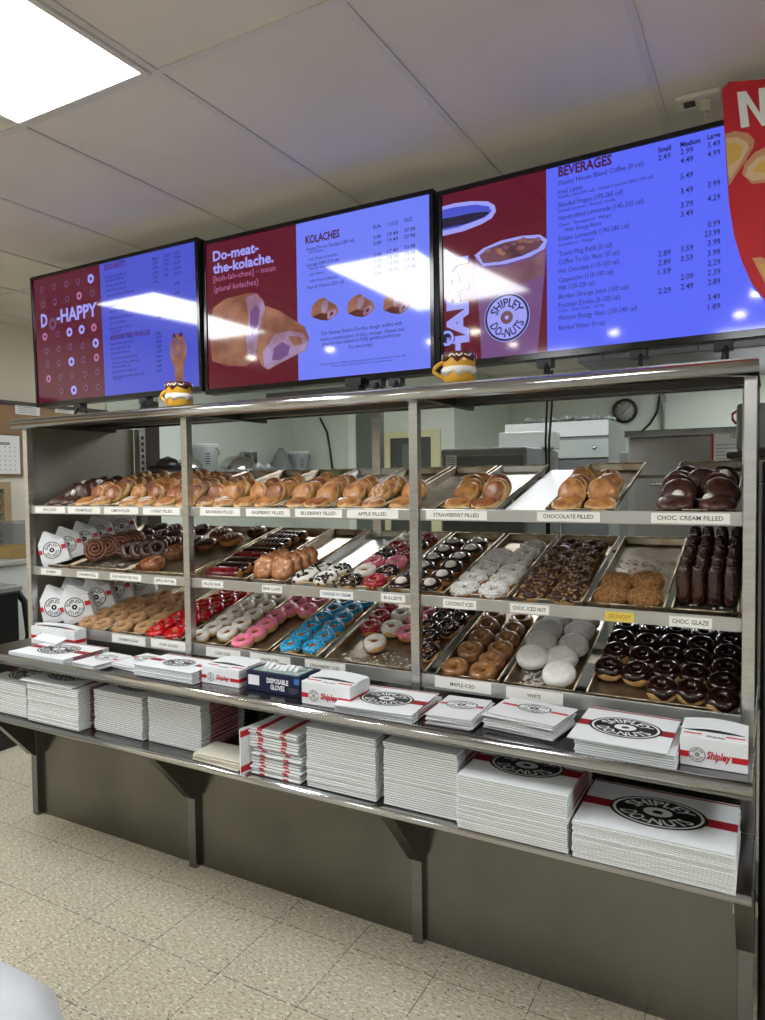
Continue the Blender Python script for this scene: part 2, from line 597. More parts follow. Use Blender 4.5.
# ------------------------------------------------------------------ shelf tags
tag_rows = [
    ('T', [((35, 65), 'DEVIL FOOD'), ((68, 100), 'CREAM FILLED'), ((104, 138), 'LEMON FILLED'), ((143, 180), 'CHERRY FILLED'),
           ((200, 240), 'BAVARIAN FILLED'), ((246, 290), 'RASPBERRY FILLED'), ((295, 342), 'BLUEBERRY FILLED'), ((347, 398), 'APPLE FILLED'),
           ((426, 487), 'STRAWBERRY FILLED'), ((537, 600), 'CHOCOLATE FILLED'), ((651, 730), 'CHOC. CREAM FILLED')]),
    ('M', [((41, 61), 'CINNAMON'), ((77, 98), 'CINNAMON ROLL'), ((110, 141), 'OLD FASHION DEL ROLL'), ((154, 176), 'APPLE FRITTER'),
           ((202, 223), 'FILLED BAR'), ((262, 282), 'BEAR CLAWS'), ((320, 353), "COOKIES N' CREAM"), ((381, 405), 'BULLSEYE'),
           ((443, 476), 'COCONUT ICED'), ((510, 549), 'CHOC. ICED NUT'), ((605, 634), 'CRUNCHY'), ((669, 712), 'CHOC. GLAZE')]),
    ('B', [((112, 145), 'CINNAMON SUGAR'), ((151, 187), 'PLAIN GLAZED'), ((206, 240), 'CAKE ICED'), ((250, 290), 'WHITE ICED'),
           ((305, 345), 'STRAWBERRY ICED'), ((435, 491), 'MAPLE ICED'), ((506, 563), 'WHITE')]),
]
for sh, row in tag_rows:
    for k, ((px0, px1), s) in enumerate(row):
        zr = (RAIL[sh][0] + RAIL[sh][1]) / 2
        py = 510
        for _ in range(12):          # follow the rail along its sight line
            p = at((px0 + px1) / 2, py, 1.994)
            py += (p.z - zr) * 300
        a, b = at(px0, py, 1.994), at(px1, py, 1.994)
        hw, hh = (b.x - a.x) / 2, 0.0135 if sh != 'B' else 0.017
        if sh == 'M' and px0 < 390 and px0 > 40: hh = 0.0125
        bm = NB(); box(bm, -hw, hw, -0.0008, 0.0008, -hh, hh)
        yellow = s == 'CRUNCHY'
        t = obj('shelf_tag', bm, tag_yellow if yellow else tag_white, loc=((a.x + b.x) / 2, 1.9949, zr + (0.0 if sh == 'T' else random.uniform(-.003, .003))))
        tag(t, '%s paper tag reading %s on the %s shelf rail' % ('yellow' if yellow else 'white', s.lower().replace('.', ''), {'T': 'top', 'M': 'middle', 'B': 'bottom'}[sh]), 'tag', 'paper flavour tags on the shelf rails')
        bm = NB()
        M = Matrix.Translation((0, -0.0011, 0)) @ Matrix.Rotation(PI / 2, 4, 'X')
        text(bm, s, M @ Matrix.Translation((0, -hh * 0.36, 0)), hh * (1.2 if sh != 'B' else .9), width=hw * min(1.7, 1.25 * len(s) * hh * (1.1 if sh != 'B' else .8) / 2 / hw * .95), align='C', bold=0.012)
        obj('lettering', bm, tag_yink if yellow else (blue_print if 'COOKIES' in s else mat('tag_ink', (70, 66, 66), 0.6)), t)

# ------------------------------------------------------------------ menu screens
TVY = 2.33


def em(name, rgb, s=1.0, rgb2=None):
    m = mat(name, (3, 3, 4), 0.06, emit=rgb, estr=s, spec=0.75)
    if rgb2:                     # mottled tone inside a picture
        nt = m.node_tree
        n = nt.nodes.new('ShaderNodeTexNoise')
        n.inputs['Scale'].default_value = 11
        n.inputs['Detail'].default_value = 5
        tc = nt.nodes.new('ShaderNodeTexCoord')
        nt.links.new(tc.outputs['Object'], n.inputs['Vector'])
        r = nt.nodes.new('ShaderNodeValToRGB')
        r.color_ramp.elements[0].position = .38
        r.color_ramp.elements[1].position = .62
        r.color_ramp.elements[0].color = lin(rgb)
        r.color_ramp.elements[1].color = lin(rgb2)
        nt.links.new(n.outputs['Fac'], r.inputs['Fac'])
        nt.links.new(r.outputs['Color'], nt.nodes['Principled BSDF'].inputs['Emission Color'])
    return m


s_blue1 = em('screen_blue', (72, 82, 204)); s_blue2 = em('screen_blue_bright', (112, 128, 250)); s_blue3 = em('screen_blue_deep', (88, 104, 252))
s_red = em('screen_crimson', (92, 2, 34)); s_red1 = em('screen_wine', (88, 10, 44))
s_ink = em('screen_ink', (24, 22, 70)); s_head = em('screen_heading', (70, 0, 22)); s_pale = em('screen_pale', (158, 160, 246)); s_dim = em('screen_grey_icon', (104, 66, 104))
s_pink = em('screen_pink_text', (176, 110, 160)); s_bread = em('screen_bread', (160, 110, 88), rgb2=(122, 76, 62)); s_bread2 = em('screen_bread_light', (166, 144, 186), rgb2=(140, 104, 128)); s_brown = em('screen_brown', (84, 34, 30))
s_cup = em('screen_cup', (112, 74, 128)); s_ice = em('screen_coffee', (110, 70, 84), rgb2=(70, 40, 56)); s_dark = em('screen_dark_coffee', (30, 22, 60)); s_tan = em('screen_tan', (134, 96, 112), rgb2=(112, 72, 90))
SM = [s_blue1, s_red, s_ink, s_head, s_pale, s_dim, s_pink, s_bread, s_bread2, s_brown, s_cup, s_ice, s_dark, s_tan]
BLUE, RED, INK, HEAD, PALE, DIM, PINK, BREAD, BREAD2, BROWN, CUP, ICE, DARKC, TAN = range(14)


def pxpoly(bm, pts, mi, lay=0):
    Y = TVY - 0.0012 - 0.0004 * lay
    f = bm.faces.new([bm.verts.new(at(x, y, Y)) for x, y in pts])
    f.material_index = mi
    f.normal_update()
    if f.normal.y > 0: f.normal_flip()


def pxtext(bm, s, x0, y0, x1, y1, h, mi, bold=0.0, lay=3, align='L'):
    """line of words on the screen plane: baseline from (x0,y0) to (x1,y1) in sight-line terms, cap height h metres"""
    Y = TVY - 0.0012 - 0.0004 * lay
    a, b = at(x0, y0, Y), at(x1, y1, Y)
    M = Matrix.Translation((a.x, Y, (a.z + b.z) / 2)) @ Matrix.Rotation(PI / 2, 4, 'X')
    text(bm, s, M, h / 0.7, width=(b.x - a.x), bold=min(bold, .03), mi=mi)


def screen(label, x0, x1, z0, z1, xd, blue, red, foot):
    t = empty('menu_screen', ((x0 + x1) / 2, TVY + 0.03, z0))
    tag(t, label, 'menu screen', 'menu screens above the display case')
    inv = Matrix.Translation((-(x0 + x1) / 2, -TVY - 0.03, -z0))

    def part(name, bm, m, par=None, smooth=False):
        o = obj(name, bm, m, None, smooth=smooth)
        o.parent = t
        o.matrix_parent_inverse = inv
        return o
    bz = 0.016
    bm = NB()
    box(bm, x0, x1, TVY + 0.0015, TVY + 0.05, z0, z1, bev=0.003)
    box(bm, x0 + .2, x1 - .2, TVY + 0.05, TVY + 0.085, z0 + .08, z1 - .18, bev=0.01)
    part('housing', bm, black_plastic)
    bm = NB()
    for b in ((x0, x1, z0, z0 + bz + .006), (x0, x1, z1 - bz, z1), (x0, x0 + bz, z0 + bz + .006, z1 - bz), (x1 - bz, x1, z0 + bz + .006, z1 - bz)):
        box(bm, b[0], b[1], TVY - 0.006, TVY + 0.0015, b[2], b[3], bev=0.001)
    part('bezel', bm, mat('gloss_black_bezel', (8, 8, 9), 0.12))
    bm = NB(); box(bm, x0 + bz, xd, TVY - 0.001, TVY + 0.0012, z0 + bz + .006, z1 - bz)
    part('picture_panel', bm, red)
    bm = NB(); box(bm, xd, x1 - bz, TVY - 0.001, TVY + 0.0012, z0 + bz + .006, z1 - bz)
    part('price_panel', bm, blue)
    base = 1.772
    for fx in foot:
        bm = NB()
        path(bm, [(fx, TVY + 0.025, z0 + 0.01), (fx + .012, TVY - 0.05, base + 0.012), (fx + .014, TVY - .09, base + 0.006)], 0.0075)
        path(bm, [(fx, TVY + 0.025, z0 + 0.01), (fx - .02, TVY + 0.10, base + 0.012), (fx - .022, TVY + .14, base + 0.006)], 0.0075)
        box(bm, fx - .03, fx + .02, TVY - 0.0, TVY + 0.04, z0 - 0.028, z0 - 0.001)
        part('stand_foot', bm, dark_plastic)
    return t, part


# left screen -------------------------------------------------
t1, part = screen('leftmost menu screen, wine red picture side with rows of tiny doughnuts', -3.292, -2.152, EYE + .400, EYE + 1.052, -2.775, s_blue1, s_red1, (-2.98, -2.52))
bm = NB()
pxtext(bm, 'DO-NUTS', 106.5, 271, 128, 266, 0.026, HEAD, 0.02)
part('heading', bm, SM)
bm = NB()
rows1 = [('Glazed Do-Nut (240 cal)', 107, 276, 128), ('Iced Do-Nut (250-280 cal)', 107, 280, 126), ('Filled Iced (300-340 cal)', 107.5, 285, 127), ('Plain Cake (230 cal)', 108, 289.5, 128), ('Assorted Holes (200 cal)', 108, 294, 136),
         ('Glazed Holes', 110, 311, 127), ('Chocolate Cake (310 cal)', 110, 317, 134), ('Do-Nut Holes', 111.5, 322.5, 128), ('Blueberry Cake (300 cal)', 110.5, 327.5, 133), ('Cake Holes', 112, 331.5, 123),
         ('Apple Fritter (540 cal)', 111, 343, 134), ('Bear Claw (490 cal)', 111.5, 348, 131), ('Buttermilk (410 cal)', 112, 352.5, 130), ('Cinnamon Roll (520 cal)', 112, 357.5, 138), ('Cinnamon Twist (380 cal)', 112.5, 362, 140), ('Persian (450 cal)', 113, 366.5, 131), ('Iced Nut Roll (540 cal)', 113, 371, 137), ('Old Fashioned Roll (510 cal)', 113, 375.5, 145), ('Supreme', 113.5, 379, 122)]
for s, x, y, x1 in rows1: pxtext(bm, s, x, y + 1.2, x1, y + 0.4, 0.0105, INK)
part('item_list', bm, SM)
bm = NB()
pxtext(bm, 'LARGE', 109, 308, 118, 306.5, 0.014, INK, 0.02)
part('heading', bm, SM)
bm = NB()
pxtext(bm, 'ASSORTED ROLLS', 111, 341, 151, 333.5, 0.021, HEAD, 0.02)
part('heading', bm, SM)
for x, lst in ((155, [(260, 'EA'), (264.5, '1.29'), (269, '1.59'), (274, '1.29'), (278.5, '1.39'), (283, '1.49')]), (166, [(257, '½ DOZ'), (261.5, '7.25'), (266, '7.75'), (271, '7.25'), (276.5, '7.75')]), (177, [(254.5, 'DOZ'), (259, '11.99'), (264, '14.25'), (269.5, '12.99'), (274.5, '11.99'), (284.5, '2.49'), (294, '3.49')]),
               (157.5, [(318.5, '2.49'), (334, 'EA'), (337.5, '2.69'), (342.5, '2.89'), (347, '2.89'), (352, '2.59'), (357, '2.69'), (361.5, '3.49'), (366.5, '2.49'), (371, '2.29')])):
    bm = NB()
    for y, s in lst: pxtext(bm, s, x, y + 1, x + (5.2 if len(s) < 5 else 6.5), y, 0.0105, INK, 0.01)
    part('price_column', bm, SM)
bm = NB()
pxtext(bm, 'D', 41.5, 327, 48, 326, 0.062, PALE, 0.05)
pxtext(bm, '-HAPPY', 57.5, 325, 98.5, 313.5, 0.062, PALE, 0.05)
part('slogan', bm, SM)
icons = [(53.2, 324, 3), (43, 290, 0), (55, 287, 0), (67.5, 284.5, 0), (79.5, 282, 0), (92.5, 279, 1), (44, 304.5, 0), (56, 302, 0), (68.5, 299, 0), (80.5, 296, 2), (94, 293.5, 0), 
         (45, 336.5, 2), (58, 334, 0), (70, 332, 1), (82.5, 329.5, 1), (95, 327.5, 2), (46.5, 351, 0), (59, 349, 0), (70.5, 346.5, 0), (83.5, 346, 0), (96.5, 343, 1), (47.5, 364, 0), (59, 363, 0), (71.5, 361.5, 1), (84, 359.5, 0), (97, 357.5, 2),
         (48, 378.5, 2), (60.5, 377, 0), (72, 375, 0), (85.5, 374, 0), (98, 372, 0), (61, 391, 0), (73.5, 390, 1), (86, 388, 0), (98.5, 387, 0)]
for x, y, k in icons:
    c = at(x, y, TVY - 0.0024)
    M = Matrix.Translation(c) @ Matrix.Rotation(PI / 2, 4, 'X')
    r = {0: 0.017, 1: 0.022, 2: 0.019, 3: 0.031}[k]
    bm = NB()
    disc(bm, r, 0, M, PALE if k == 1 else (PINK if k == 2 else DIM), r * (0.42 if k else 0.55), seg=14)
    part('doughnut_icon', bm, SM)
bm = NB()        # raised hand holding up a doughnut
pxpoly(bm, [(176.5, 388), (176, 368), (173.5, 362), (171.5, 352), (172, 344), (174, 341), (177, 336), (181, 334), (184.5, 335.5), (187, 341), (188.5, 348), (188, 357), (185.5, 363), (184.5, 388)], BREAD, 1)
c = at(179.5, 348, TVY - 0.0026)
disc(bm, 0.042, 0, Matrix.Translation(c) @ Matrix.Rotation(PI / 2, 4, 'X'), TAN, 0.014, seg=20)
for a in ((176, 336), (182.5, 335)): disc(bm, 0.01, 0, Matrix.Translation(at(a[0], a[1], TVY - 0.003)) @ Matrix.Rotation(PI / 2, 4, 'X'), HEAD, seg=10)
part('hand_picture', bm, SM)

# middle screen -----------------------------------------------
t2, part = screen('middle menu screen showing a crimson kolache picture and price list', -2.143, -1.058, EYE + .384, EYE + 1.036, -1.655, s_blue2, s_red, (-1.30, -1.22))
bm = NB(); box(bm, -1.80, -1.36, TVY - 0.03, TVY + .03, 1.772, 1.842, bev=0.006); box(bm, -1.42, -1.35, TVY - .03, TVY + .05, 1.842, 1.872)
part('pedestal', bm, black_plastic)
bm = NB()
pxtext(bm, 'Do-meat-', 213, 262.5, 258.5, 250.5, 0.040, PALE, 0.03)
pxtext(bm, 'the-kolache.', 213, 274, 273.5, 261.5, 0.040, PALE, 0.03)
pxtext(bm, '[koh-lah-chee] - noun', 213.5, 282, 275.5, 270.5, 0.024, PINK)
pxtext(bm, '{plural kolaches}', 214, 293, 258.5, 283.5, 0.024, PINK)
part('slogan', bm, SM)
bm = NB()
pxtext(bm, 'KOLACHES', 305.5, 244, 339.5, 237, 0.030, HEAD, 0.03)
part('heading', bm, SM)
bm = NB()
for s, x, y, x1, h in (('Shipley Do-nut Sausage (280 cal)', 306, 247.5, 354, .013), ('with Cheese', 308.5, 252.5, 323, .0105), ('with Cheese & Jalapeño', 308.5, 258.5, 338, .0105), ('Sausage (280-310 cal)', 306.5, 264.5, 339, .013), ('Plain (no cheese)', 309, 268.5, 329, .0105), ('with Cheese', 309, 274.5, 324, .0105), ('with Cheese & Jalapeño', 309.5, 280.5, 338, .0105), ('Ham & Cheese (320 cal)', 307, 287, 344, .013)):
    pxtext(bm, s, x, y + 1, x1, y - 3.2 * (x1 - x) / 48, h, INK)
part('item_list', bm, SM)
for x, lst in ((373.5, [(228, 'EA'), (238.5, '3.49'), (244.5, '3.89'), (256, '3.49'), (262, '3.69'), (268, '3.89'), (275, '3.49')]), (387.5, [(225, '½ DOZ'), (235, '19.49'), (241, '19.49'), (252, '17.49'), (258, '18.99'), (264, '19.49'), (271, '19.49')]), (404.5, [(221, 'DOZ'), (231, '37.98'), (237.5, '37.98'), (248, '33.98'), (254, '35.98'), (261, '37.98'), (268, '37.98')])):
    bm = NB()
    for y, s in lst: pxtext(bm, s, x, y + 1, x + (7.5 if len(s) < 5 else 10.5), y - .5, 0.0135, INK, 0.005)
    part('price_column', bm, SM)
bm = NB()
for s, x, y, x1, y1, h in (('Our famous Shipley Do-Nut dough stuffed with', 321, 335.5, 402, 324.5, .0145), ('savory combinations of ham, sausage, cheese and', 320, 341.5, 404, 330.5, .0145), ('jalapeño then baked to fluffy golden perfection.', 322, 346, 401, 336, .0145), ('Try one today!', 348, 349.5, 373, 345.5, .0145), ('Two kolaches plus a coffee at participating locations. Not valid with any other offer.', 320, 366, 407, 355.5, .0075), ('Prices and items may vary by location. See store for details.', 331, 367.5, 393, 360.5, .0075)):
    pxtext(bm, s, x, y, x1, y1, h, INK)
part('small_print', bm, SM)
bm = NB()       # big sliced kolache picture + three small ones
pxpoly(bm, [(212, 361), (209.5, 330), (213, 308), (225, 299), (248, 293), (257, 293), (263, 300), (266, 308), (262, 330), (257, 358), (246, 366), (228, 366)], BREAD, 1)
pxpoly(bm, [(246, 298), (256, 293), (263, 301), (265, 309), (260, 330), (256, 356), (248, 358), (246, 340), (249, 318)], BREAD2, 2)
pxpoly(bm, [(250, 312), (256, 304), (260, 310), (258, 324), (252, 336), (250, 326)], CUP, 3)
pxpoly(bm, [(258, 330), (266, 306), (280, 311), (294, 320), (305, 327), (309, 338), (306, 350), (292, 357), (268, 370), (262, 366), (256, 352)], BREAD, 2)
pxpoly(bm, [(264, 366), (263, 352), (275, 334), (288, 331), (303, 333), (308, 341), (305, 350), (290, 358), (268, 369)], BREAD2, 3)
pxpoly(bm, [(272, 360), (274, 348), (282, 342), (290, 346), (288, 355), (280, 360)], CUP, 4)
pxpoly(bm, [(288, 336), (300, 337), (303, 344), (294, 346)], BREAD, 4)
part('kolache_picture', bm, SM)
for dx, dy in ((0, 0), (36, -3.5), (72, -6.5)):
    bm = NB()
    P = lambda L: [(x + dx, y + dy) for x, y in L]
    pxpoly(bm, P([(311, 316), (312, 306), (318, 299.5), (324, 297.5), (329, 301), (336, 305), (338.5, 311), (335, 316), (329, 320), (320, 319)]), BREAD, 1)
    pxpoly(bm, P([(312, 317), (320, 313), (328, 314), (328, 320.5), (320, 320)]), BROWN, 2)
    pxpoly(bm, P([(321, 311), (322, 302), (327, 299), (328.5, 304), (326, 311), (323, 313)]), BREAD2, 3)
    pxpoly(bm, P([(327, 319), (328, 312), (334, 308.5), (336.5, 311), (334, 316)]), BREAD2, 3)
    pxpoly(bm, P([(329.5, 316.5), (330.5, 312.5), (333.5, 311.5), (333, 314.5)]), BROWN, 4)
    part('kolache_picture', bm, SM)

# right screen ------------------------------------------------
t3, part = screen('rightmost menu screen listing beverages beside an iced coffee cup picture', -1.048, 0.045, EYE + .402, EYE + 1.030, -0.652, s_blue3, s_red, (-0.66, -0.36, -0.12))
bm = NB()
pxtext(bm, 'BEVERAGES', 559, 178.5, 613, 163, 0.030, HEAD, 0.03)
part('heading', bm, SM)
bm = NB()
bev = [('Shipley House Blend Coffee (0 cal)', 558.5, 187, 645, 165.5, .0155), ('Iced Latte', 558.5, 194.5, 583, 189, .0155), ('Vanilla (265-270 cal) · Salted Caramel (260-270 cal)', 559, 200, 655, 178, .0095), ('Blended Frappe (195-265 cal)', 559, 207.5, 624, 194.5, .0155), ('Salted Caramel · French Vanilla', 559, 213.5, 617, 200, .0095),
       ('Handcrafted Lemonade (145-255 cal)', 559, 221, 645, 203.5, .0155), ('Classic · Strawberry · Mango', 559, 228, 612, 215.5, .0095), ('With Energy Boost', 565, 232.5, 603, 224.5, .0125), ('Frozen Lemonade (190-240 cal)', 559, 241.5, 630, 228, .0155), ('Strawberry · Mango', 559, 247, 595, 239.5, .0095),
       ('Travel Mug Refill (0 cal)', 559, 256.5, 613, 247, .0155), ('Coffee To-Go 96oz. (0 cal)', 559, 265, 620.5, 254, .0155), ('Hot Chocolate (110-150 cal)', 559, 273.5, 620, 263.5, .0155), ('Cappuccino (110-190 cal)', 559, 282.5, 614, 273.5, .0155), ('Milk (150-220 cal)', 559, 290.5, 595.5, 284.5, .0155),
       ('Borden Orange Juice (150 cal)', 559, 299.5, 629.5, 288.5, .0155), ('Fountain Drinks (0-150 cal)', 559, 308, 621, 298.5, .0155), ('Coke · Diet Coke · Sprite', 559, 312.5, 605, 305.5, .0095), ('Monster Energy 16oz. (230-240 cal)', 559, 320.5, 638, 310, .0155), ('Bottled Water (0 cal)', 559, 330.5, 605.5, 324, .0155)]
for s, x, y, x1, y1, h in bev: pxtext(bm, s, x, y, x1, y1, h, INK)
part('item_list', bm, SM)
cols = ((659.5, [(154.5, 'Small', 1), (162.5, '2.49', 0), (258, '2.89', 0), (267, '2.89', 0), (276, '1.59', 0), (295, '2.29', 0)]),
        (682, [(149.5, 'Medium', 1), (157, '2.99', 0), (166, '4.49', 0), (181.5, '5.49', 0), (196, '3.49', 0), (210, '3.79', 0), (219, '3.49', 0), (253.5, '3.59', 0), (263, '3.59', 0), (281.5, '2.09', 0), (291, '2.49', 0)]),
        (709, [(142.5, 'Large', 1), (151, '3.49', 0), (160, '4.99', 0), (190, '3.99', 0), (204, '4.29', 0), (229.5, '0.99', 0), (239, '23.99', 0), (248, '3.99', 0), (258, '3.99', 0), (268, '2.29', 0), (277.5, '2.39', 0), (287, '2.89', 0), (302, '3.49', 0), (311.5, '1.89', 0)]))
for x, lst in cols:
    bm = NB()
    for y, s, b in lst:
        wd = {4: 12.5, 5: 15.5 if not b else 13, 6: 20}[len(s)]
        x0 = x if len(s) != 5 or b else x - 3
        pxtext(bm, s, x0, y, x0 + wd, y - wd * 0.2, 0.0165 if not b else 0.0145, INK, 0.03 if b else 0.008)
    part('price_column', bm, SM)
bm = NB()
ell = lambda cx, cy, rx, ry, sk, n=28: [(cx + rx * math.cos(2 * PI * i / n), cy + ry * math.sin(2 * PI * i / n) + sk * rx * math.cos(2 * PI * i / n)) for i in range(n)]
pxpoly(bm, [(439, 205), (452, 201.5), (470, 199.5), (487, 200), (494, 204), (495.5, 210), (491, 217), (480, 223), (462, 229.5), (439, 234.5)], PALE, 1)
pxpoly(bm, [(439, 208), (455, 205), (475, 203), (488, 205), (491, 210), (484, 216), (470, 221), (455, 226), (439, 229)], BLUE, 2)
pxpoly(bm, [(439, 217), (455, 214.5), (470, 211.5), (486, 210), (489, 212), (480, 217), (465, 222), (439, 227)], DARKC, 3)
part('cup_picture', bm, SM)
bm = NB()
pxpoly(bm, [(474, 256), (480, 249), (497, 241), (520, 235), (538, 234.5), (546.5, 239), (547, 250), (543, 290), (537, 353), (480, 362), (478, 320)], CUP, 1)
pxpoly(bm, [(473, 254), (482, 247), (500, 239.5), (522, 235), (540, 234), (547.5, 239), (545, 248), (530, 256), (505, 263), (482, 265)], PALE, 2)
pxpoly(bm, [(478, 254), (488, 247), (504, 241.5), (522, 238), (538, 237.5), (544, 241), (538, 248), (522, 255), (500, 260.5), (482, 262)], ICE, 3)
random.seed(3)
for k in range(16):
    x, y = 486 + 52 * random.random(), 0
    y = 258 - (x - 484) * 0.28 - 9 * random.random()
    pxpoly(bm, [(x - 4, y), (x, y - 2.5), (x + 4, y - 1), (x + 1, y + 2)], TAN if k % 2 else BREAD, 4)
pxpoly(bm, [(484, 268), (510, 265), (532, 258), (545, 250), (543, 275), (525, 282), (486, 290)], TAN, 2)
c = at(506, 316.5, TVY - 0.0032)
emblem(bm, 0.082, Matrix.Translation(c) @ Matrix.Rotation(PI / 2, 4, 'X'), dark=INK, light=PALE, style='line', tan=TAN, e=0.0003)
part('cup_picture', bm, SM)
bm = NB()
# sideways word up the left edge and a small badge
Y = TVY - 0.003
a, b = at(466, 353, Y), at(466, 256, Y)
M = Matrix.Translation((a.x, Y, a.z - .02)) @ Matrix.Rotation(PI / 2, 4, 'X') @ Matrix.Rotation(PI / 2, 4, 'Z')
text(bm, 'HAPPY', M, 0.112, width=0.40, bold=0.05, mi=PALE)
part('slogan', bm, SM)
bm = NB()
disc(bm, 0.032, 0, Matrix.Translation(at(444.5, 337, Y)) @ Matrix.Rotation(PI / 2, 4, 'X'), INK, seg=20)
disc(bm, 0.027, 0.0004, Matrix.Translation(at(444.5, 337, Y)) @ Matrix.Rotation(PI / 2, 4, 'X'), PALE, 0.018, seg=20)
part('badge_picture', bm, SM)
bm = NB()
a = at(580, 352.5, TVY - 0.0066)
text(bm, 'insignia', Matrix.Translation((a.x - .03, TVY - 0.0064, EYE + .408)) @ Matrix.Rotation(PI / 2, 4, 'X'), 0.012, mi=0)
part('maker_lettering', bm, grey_print)
t3.rotation_euler = (0.012, 0, -0.050)
t1.rotation_euler = (0.020, 0, -0.014)

# red hanging sign in front of the right screen --------------
sg_red = mat('sign_red', (196, 34, 46), 0.45)
sgY = TVY - 0.052
pts = [(729, 82.5), (800, 77), (900, 70), (900, 420), (830, 352), (790, 322), (766, 301), (752, 284), (742, 262), (734, 236), (729, 205), (726, 160), (722, 90)]
o3 = [at(x, y, sgY) for x, y in pts]
bm = NB(); prism(bm, [(p.x, p.z) for p in o3], sgY - 0.004, sgY + 0.004, 0)
sign = obj('promotional_sign', bm, [sg_red])
tag(sign, 'red cut-corner sign with a white letter N and bread slices at right edge', 'sign')


def sgpoly(bm, pts, mi, lay):
    Y = sgY - 0.0045 - 0.0004 * lay
    f = bm.faces.new([bm.verts.new(at(x, y, Y)) for x, y in pts])
    f.material_index = mi
    f.normal_update()
    if f.normal.y > 0: f.normal_flip()


bm = NB()
sgpoly(bm, [(737, 92), (746, 91), (760, 113), (758.5, 88.5), (767, 87), (771, 124), (762, 126), (746.5, 103), (749.5, 126.5), (741, 128)], 0, 1)
obj('lettering', bm, white_print, sign)
br_c = mat('sign_bread_crust', (206, 150, 110), 0.5); br_i = mat('sign_bread_crumb', (220, 190, 150), 0.5); br_y = mat('sign_egg_yellow', (216, 176, 84), 0.5); br_d = mat('sign_shadow_red', (120, 18, 26), 0.5)
bm = NB()
sgpoly(bm, [(725, 134), (735, 131), (748, 133), (754.5, 140), (753.5, 147), (746, 160), (738, 172), (731, 183), (728.5, 186)], 0, 1)
sgpoly(bm, [(726, 138), (737, 137), (747, 142), (749, 148), (742, 160), (731, 178), (728, 175)], 1, 2)
sgpoly(bm, [(727, 146), (735, 142), (743, 147), (740, 158), (729, 166)], 2, 3)
obj('bread_picture', bm, [br_c, br_i, br_y], sign)
bm = NB()
sgpoly(bm, [(742, 174), (745, 163), (755, 152), (768, 146), (800, 140), (820, 160), (790, 180), (752, 184)], 0, 1)
sgpoly(bm, [(745, 176), (748, 167), (757, 158), (772, 152), (800, 150), (806, 164), (780, 176), (753, 181)], 1, 2)
sgpoly(bm, [(753, 172), (758, 163), (775, 157), (795, 157), (790, 168), (770, 173)], 2, 3)
obj('bread_picture', bm, [br_c, br_i, br_y], sign)
bm = NB()
sgpoly(bm, [(752, 258), (760, 257), (775, 262), (790, 280), (785, 300), (766, 285)], 0, 1)
sgpoly(bm, [(758, 263), (768, 265), (782, 282), (778, 290), (766, 281)], 2, 2)
obj('bread_picture', bm, [br_c, br_i, br_y], sign)

# ------------------------------------------------------------------ sheet pans
def slope(sh):
    return math.atan(SHELF[sh][1])


def sheet_pan(sh, x0, x1, desc, L=0.60, m=pan_m, v0=0.008):
    """rimmed baking pan; origin at the middle of its front edge, lying on the slant"""
    hw = (x1 - x0) / 2 - 0.003
    t = 0.0012
    fl = 0.012      # wall flare
    h = 0.022
    bm = NB()

    def loop(dx, z):
        return [bm.verts.new(p) for p in ((-hw + dx, dx, z), (hw - dx, dx, z), (hw - dx, L - dx, z), (-hw + dx, L - dx, z))]
    loops = [loop(fl, 0.0), loop(0.003, h), loop(0.001, h), loop(fl - 0.002, -t)]
    bm.faces.new(loops[0])
    bm.faces.new(loops[3][::-1])
    for a, b in zip(loops, loops[1:]):
        for i in range(4):
            j = (i + 1) % 4
            bm.faces.new((a[i], a[j], b[j], b[i]))
    bmesh.ops.recalc_face_normals(bm, faces=bm.faces[:])
    y = 2.03 + v0
    o = obj('sheet_pan', bm, m, loc=((x0 + x1) / 2, y, zf(sh, y)), rot=(slope(sh), 0, 0))
    tag(o, 'aluminium sheet pan ' + desc, 'sheet pan', 'sheet pans on the case shelves')
    bm = NB()
    c = [(-hw + .002, .002, h), (hw - .002, .002, h), (hw - .002, L - .002, h), (-hw + .002, L - .002, h)]
    for i in range(4): tube(bm, c[i], c[(i + 1) % 4], 0.0028, seg=8)
    obj('rolled_rim', bm, rim_m, o)
    return o


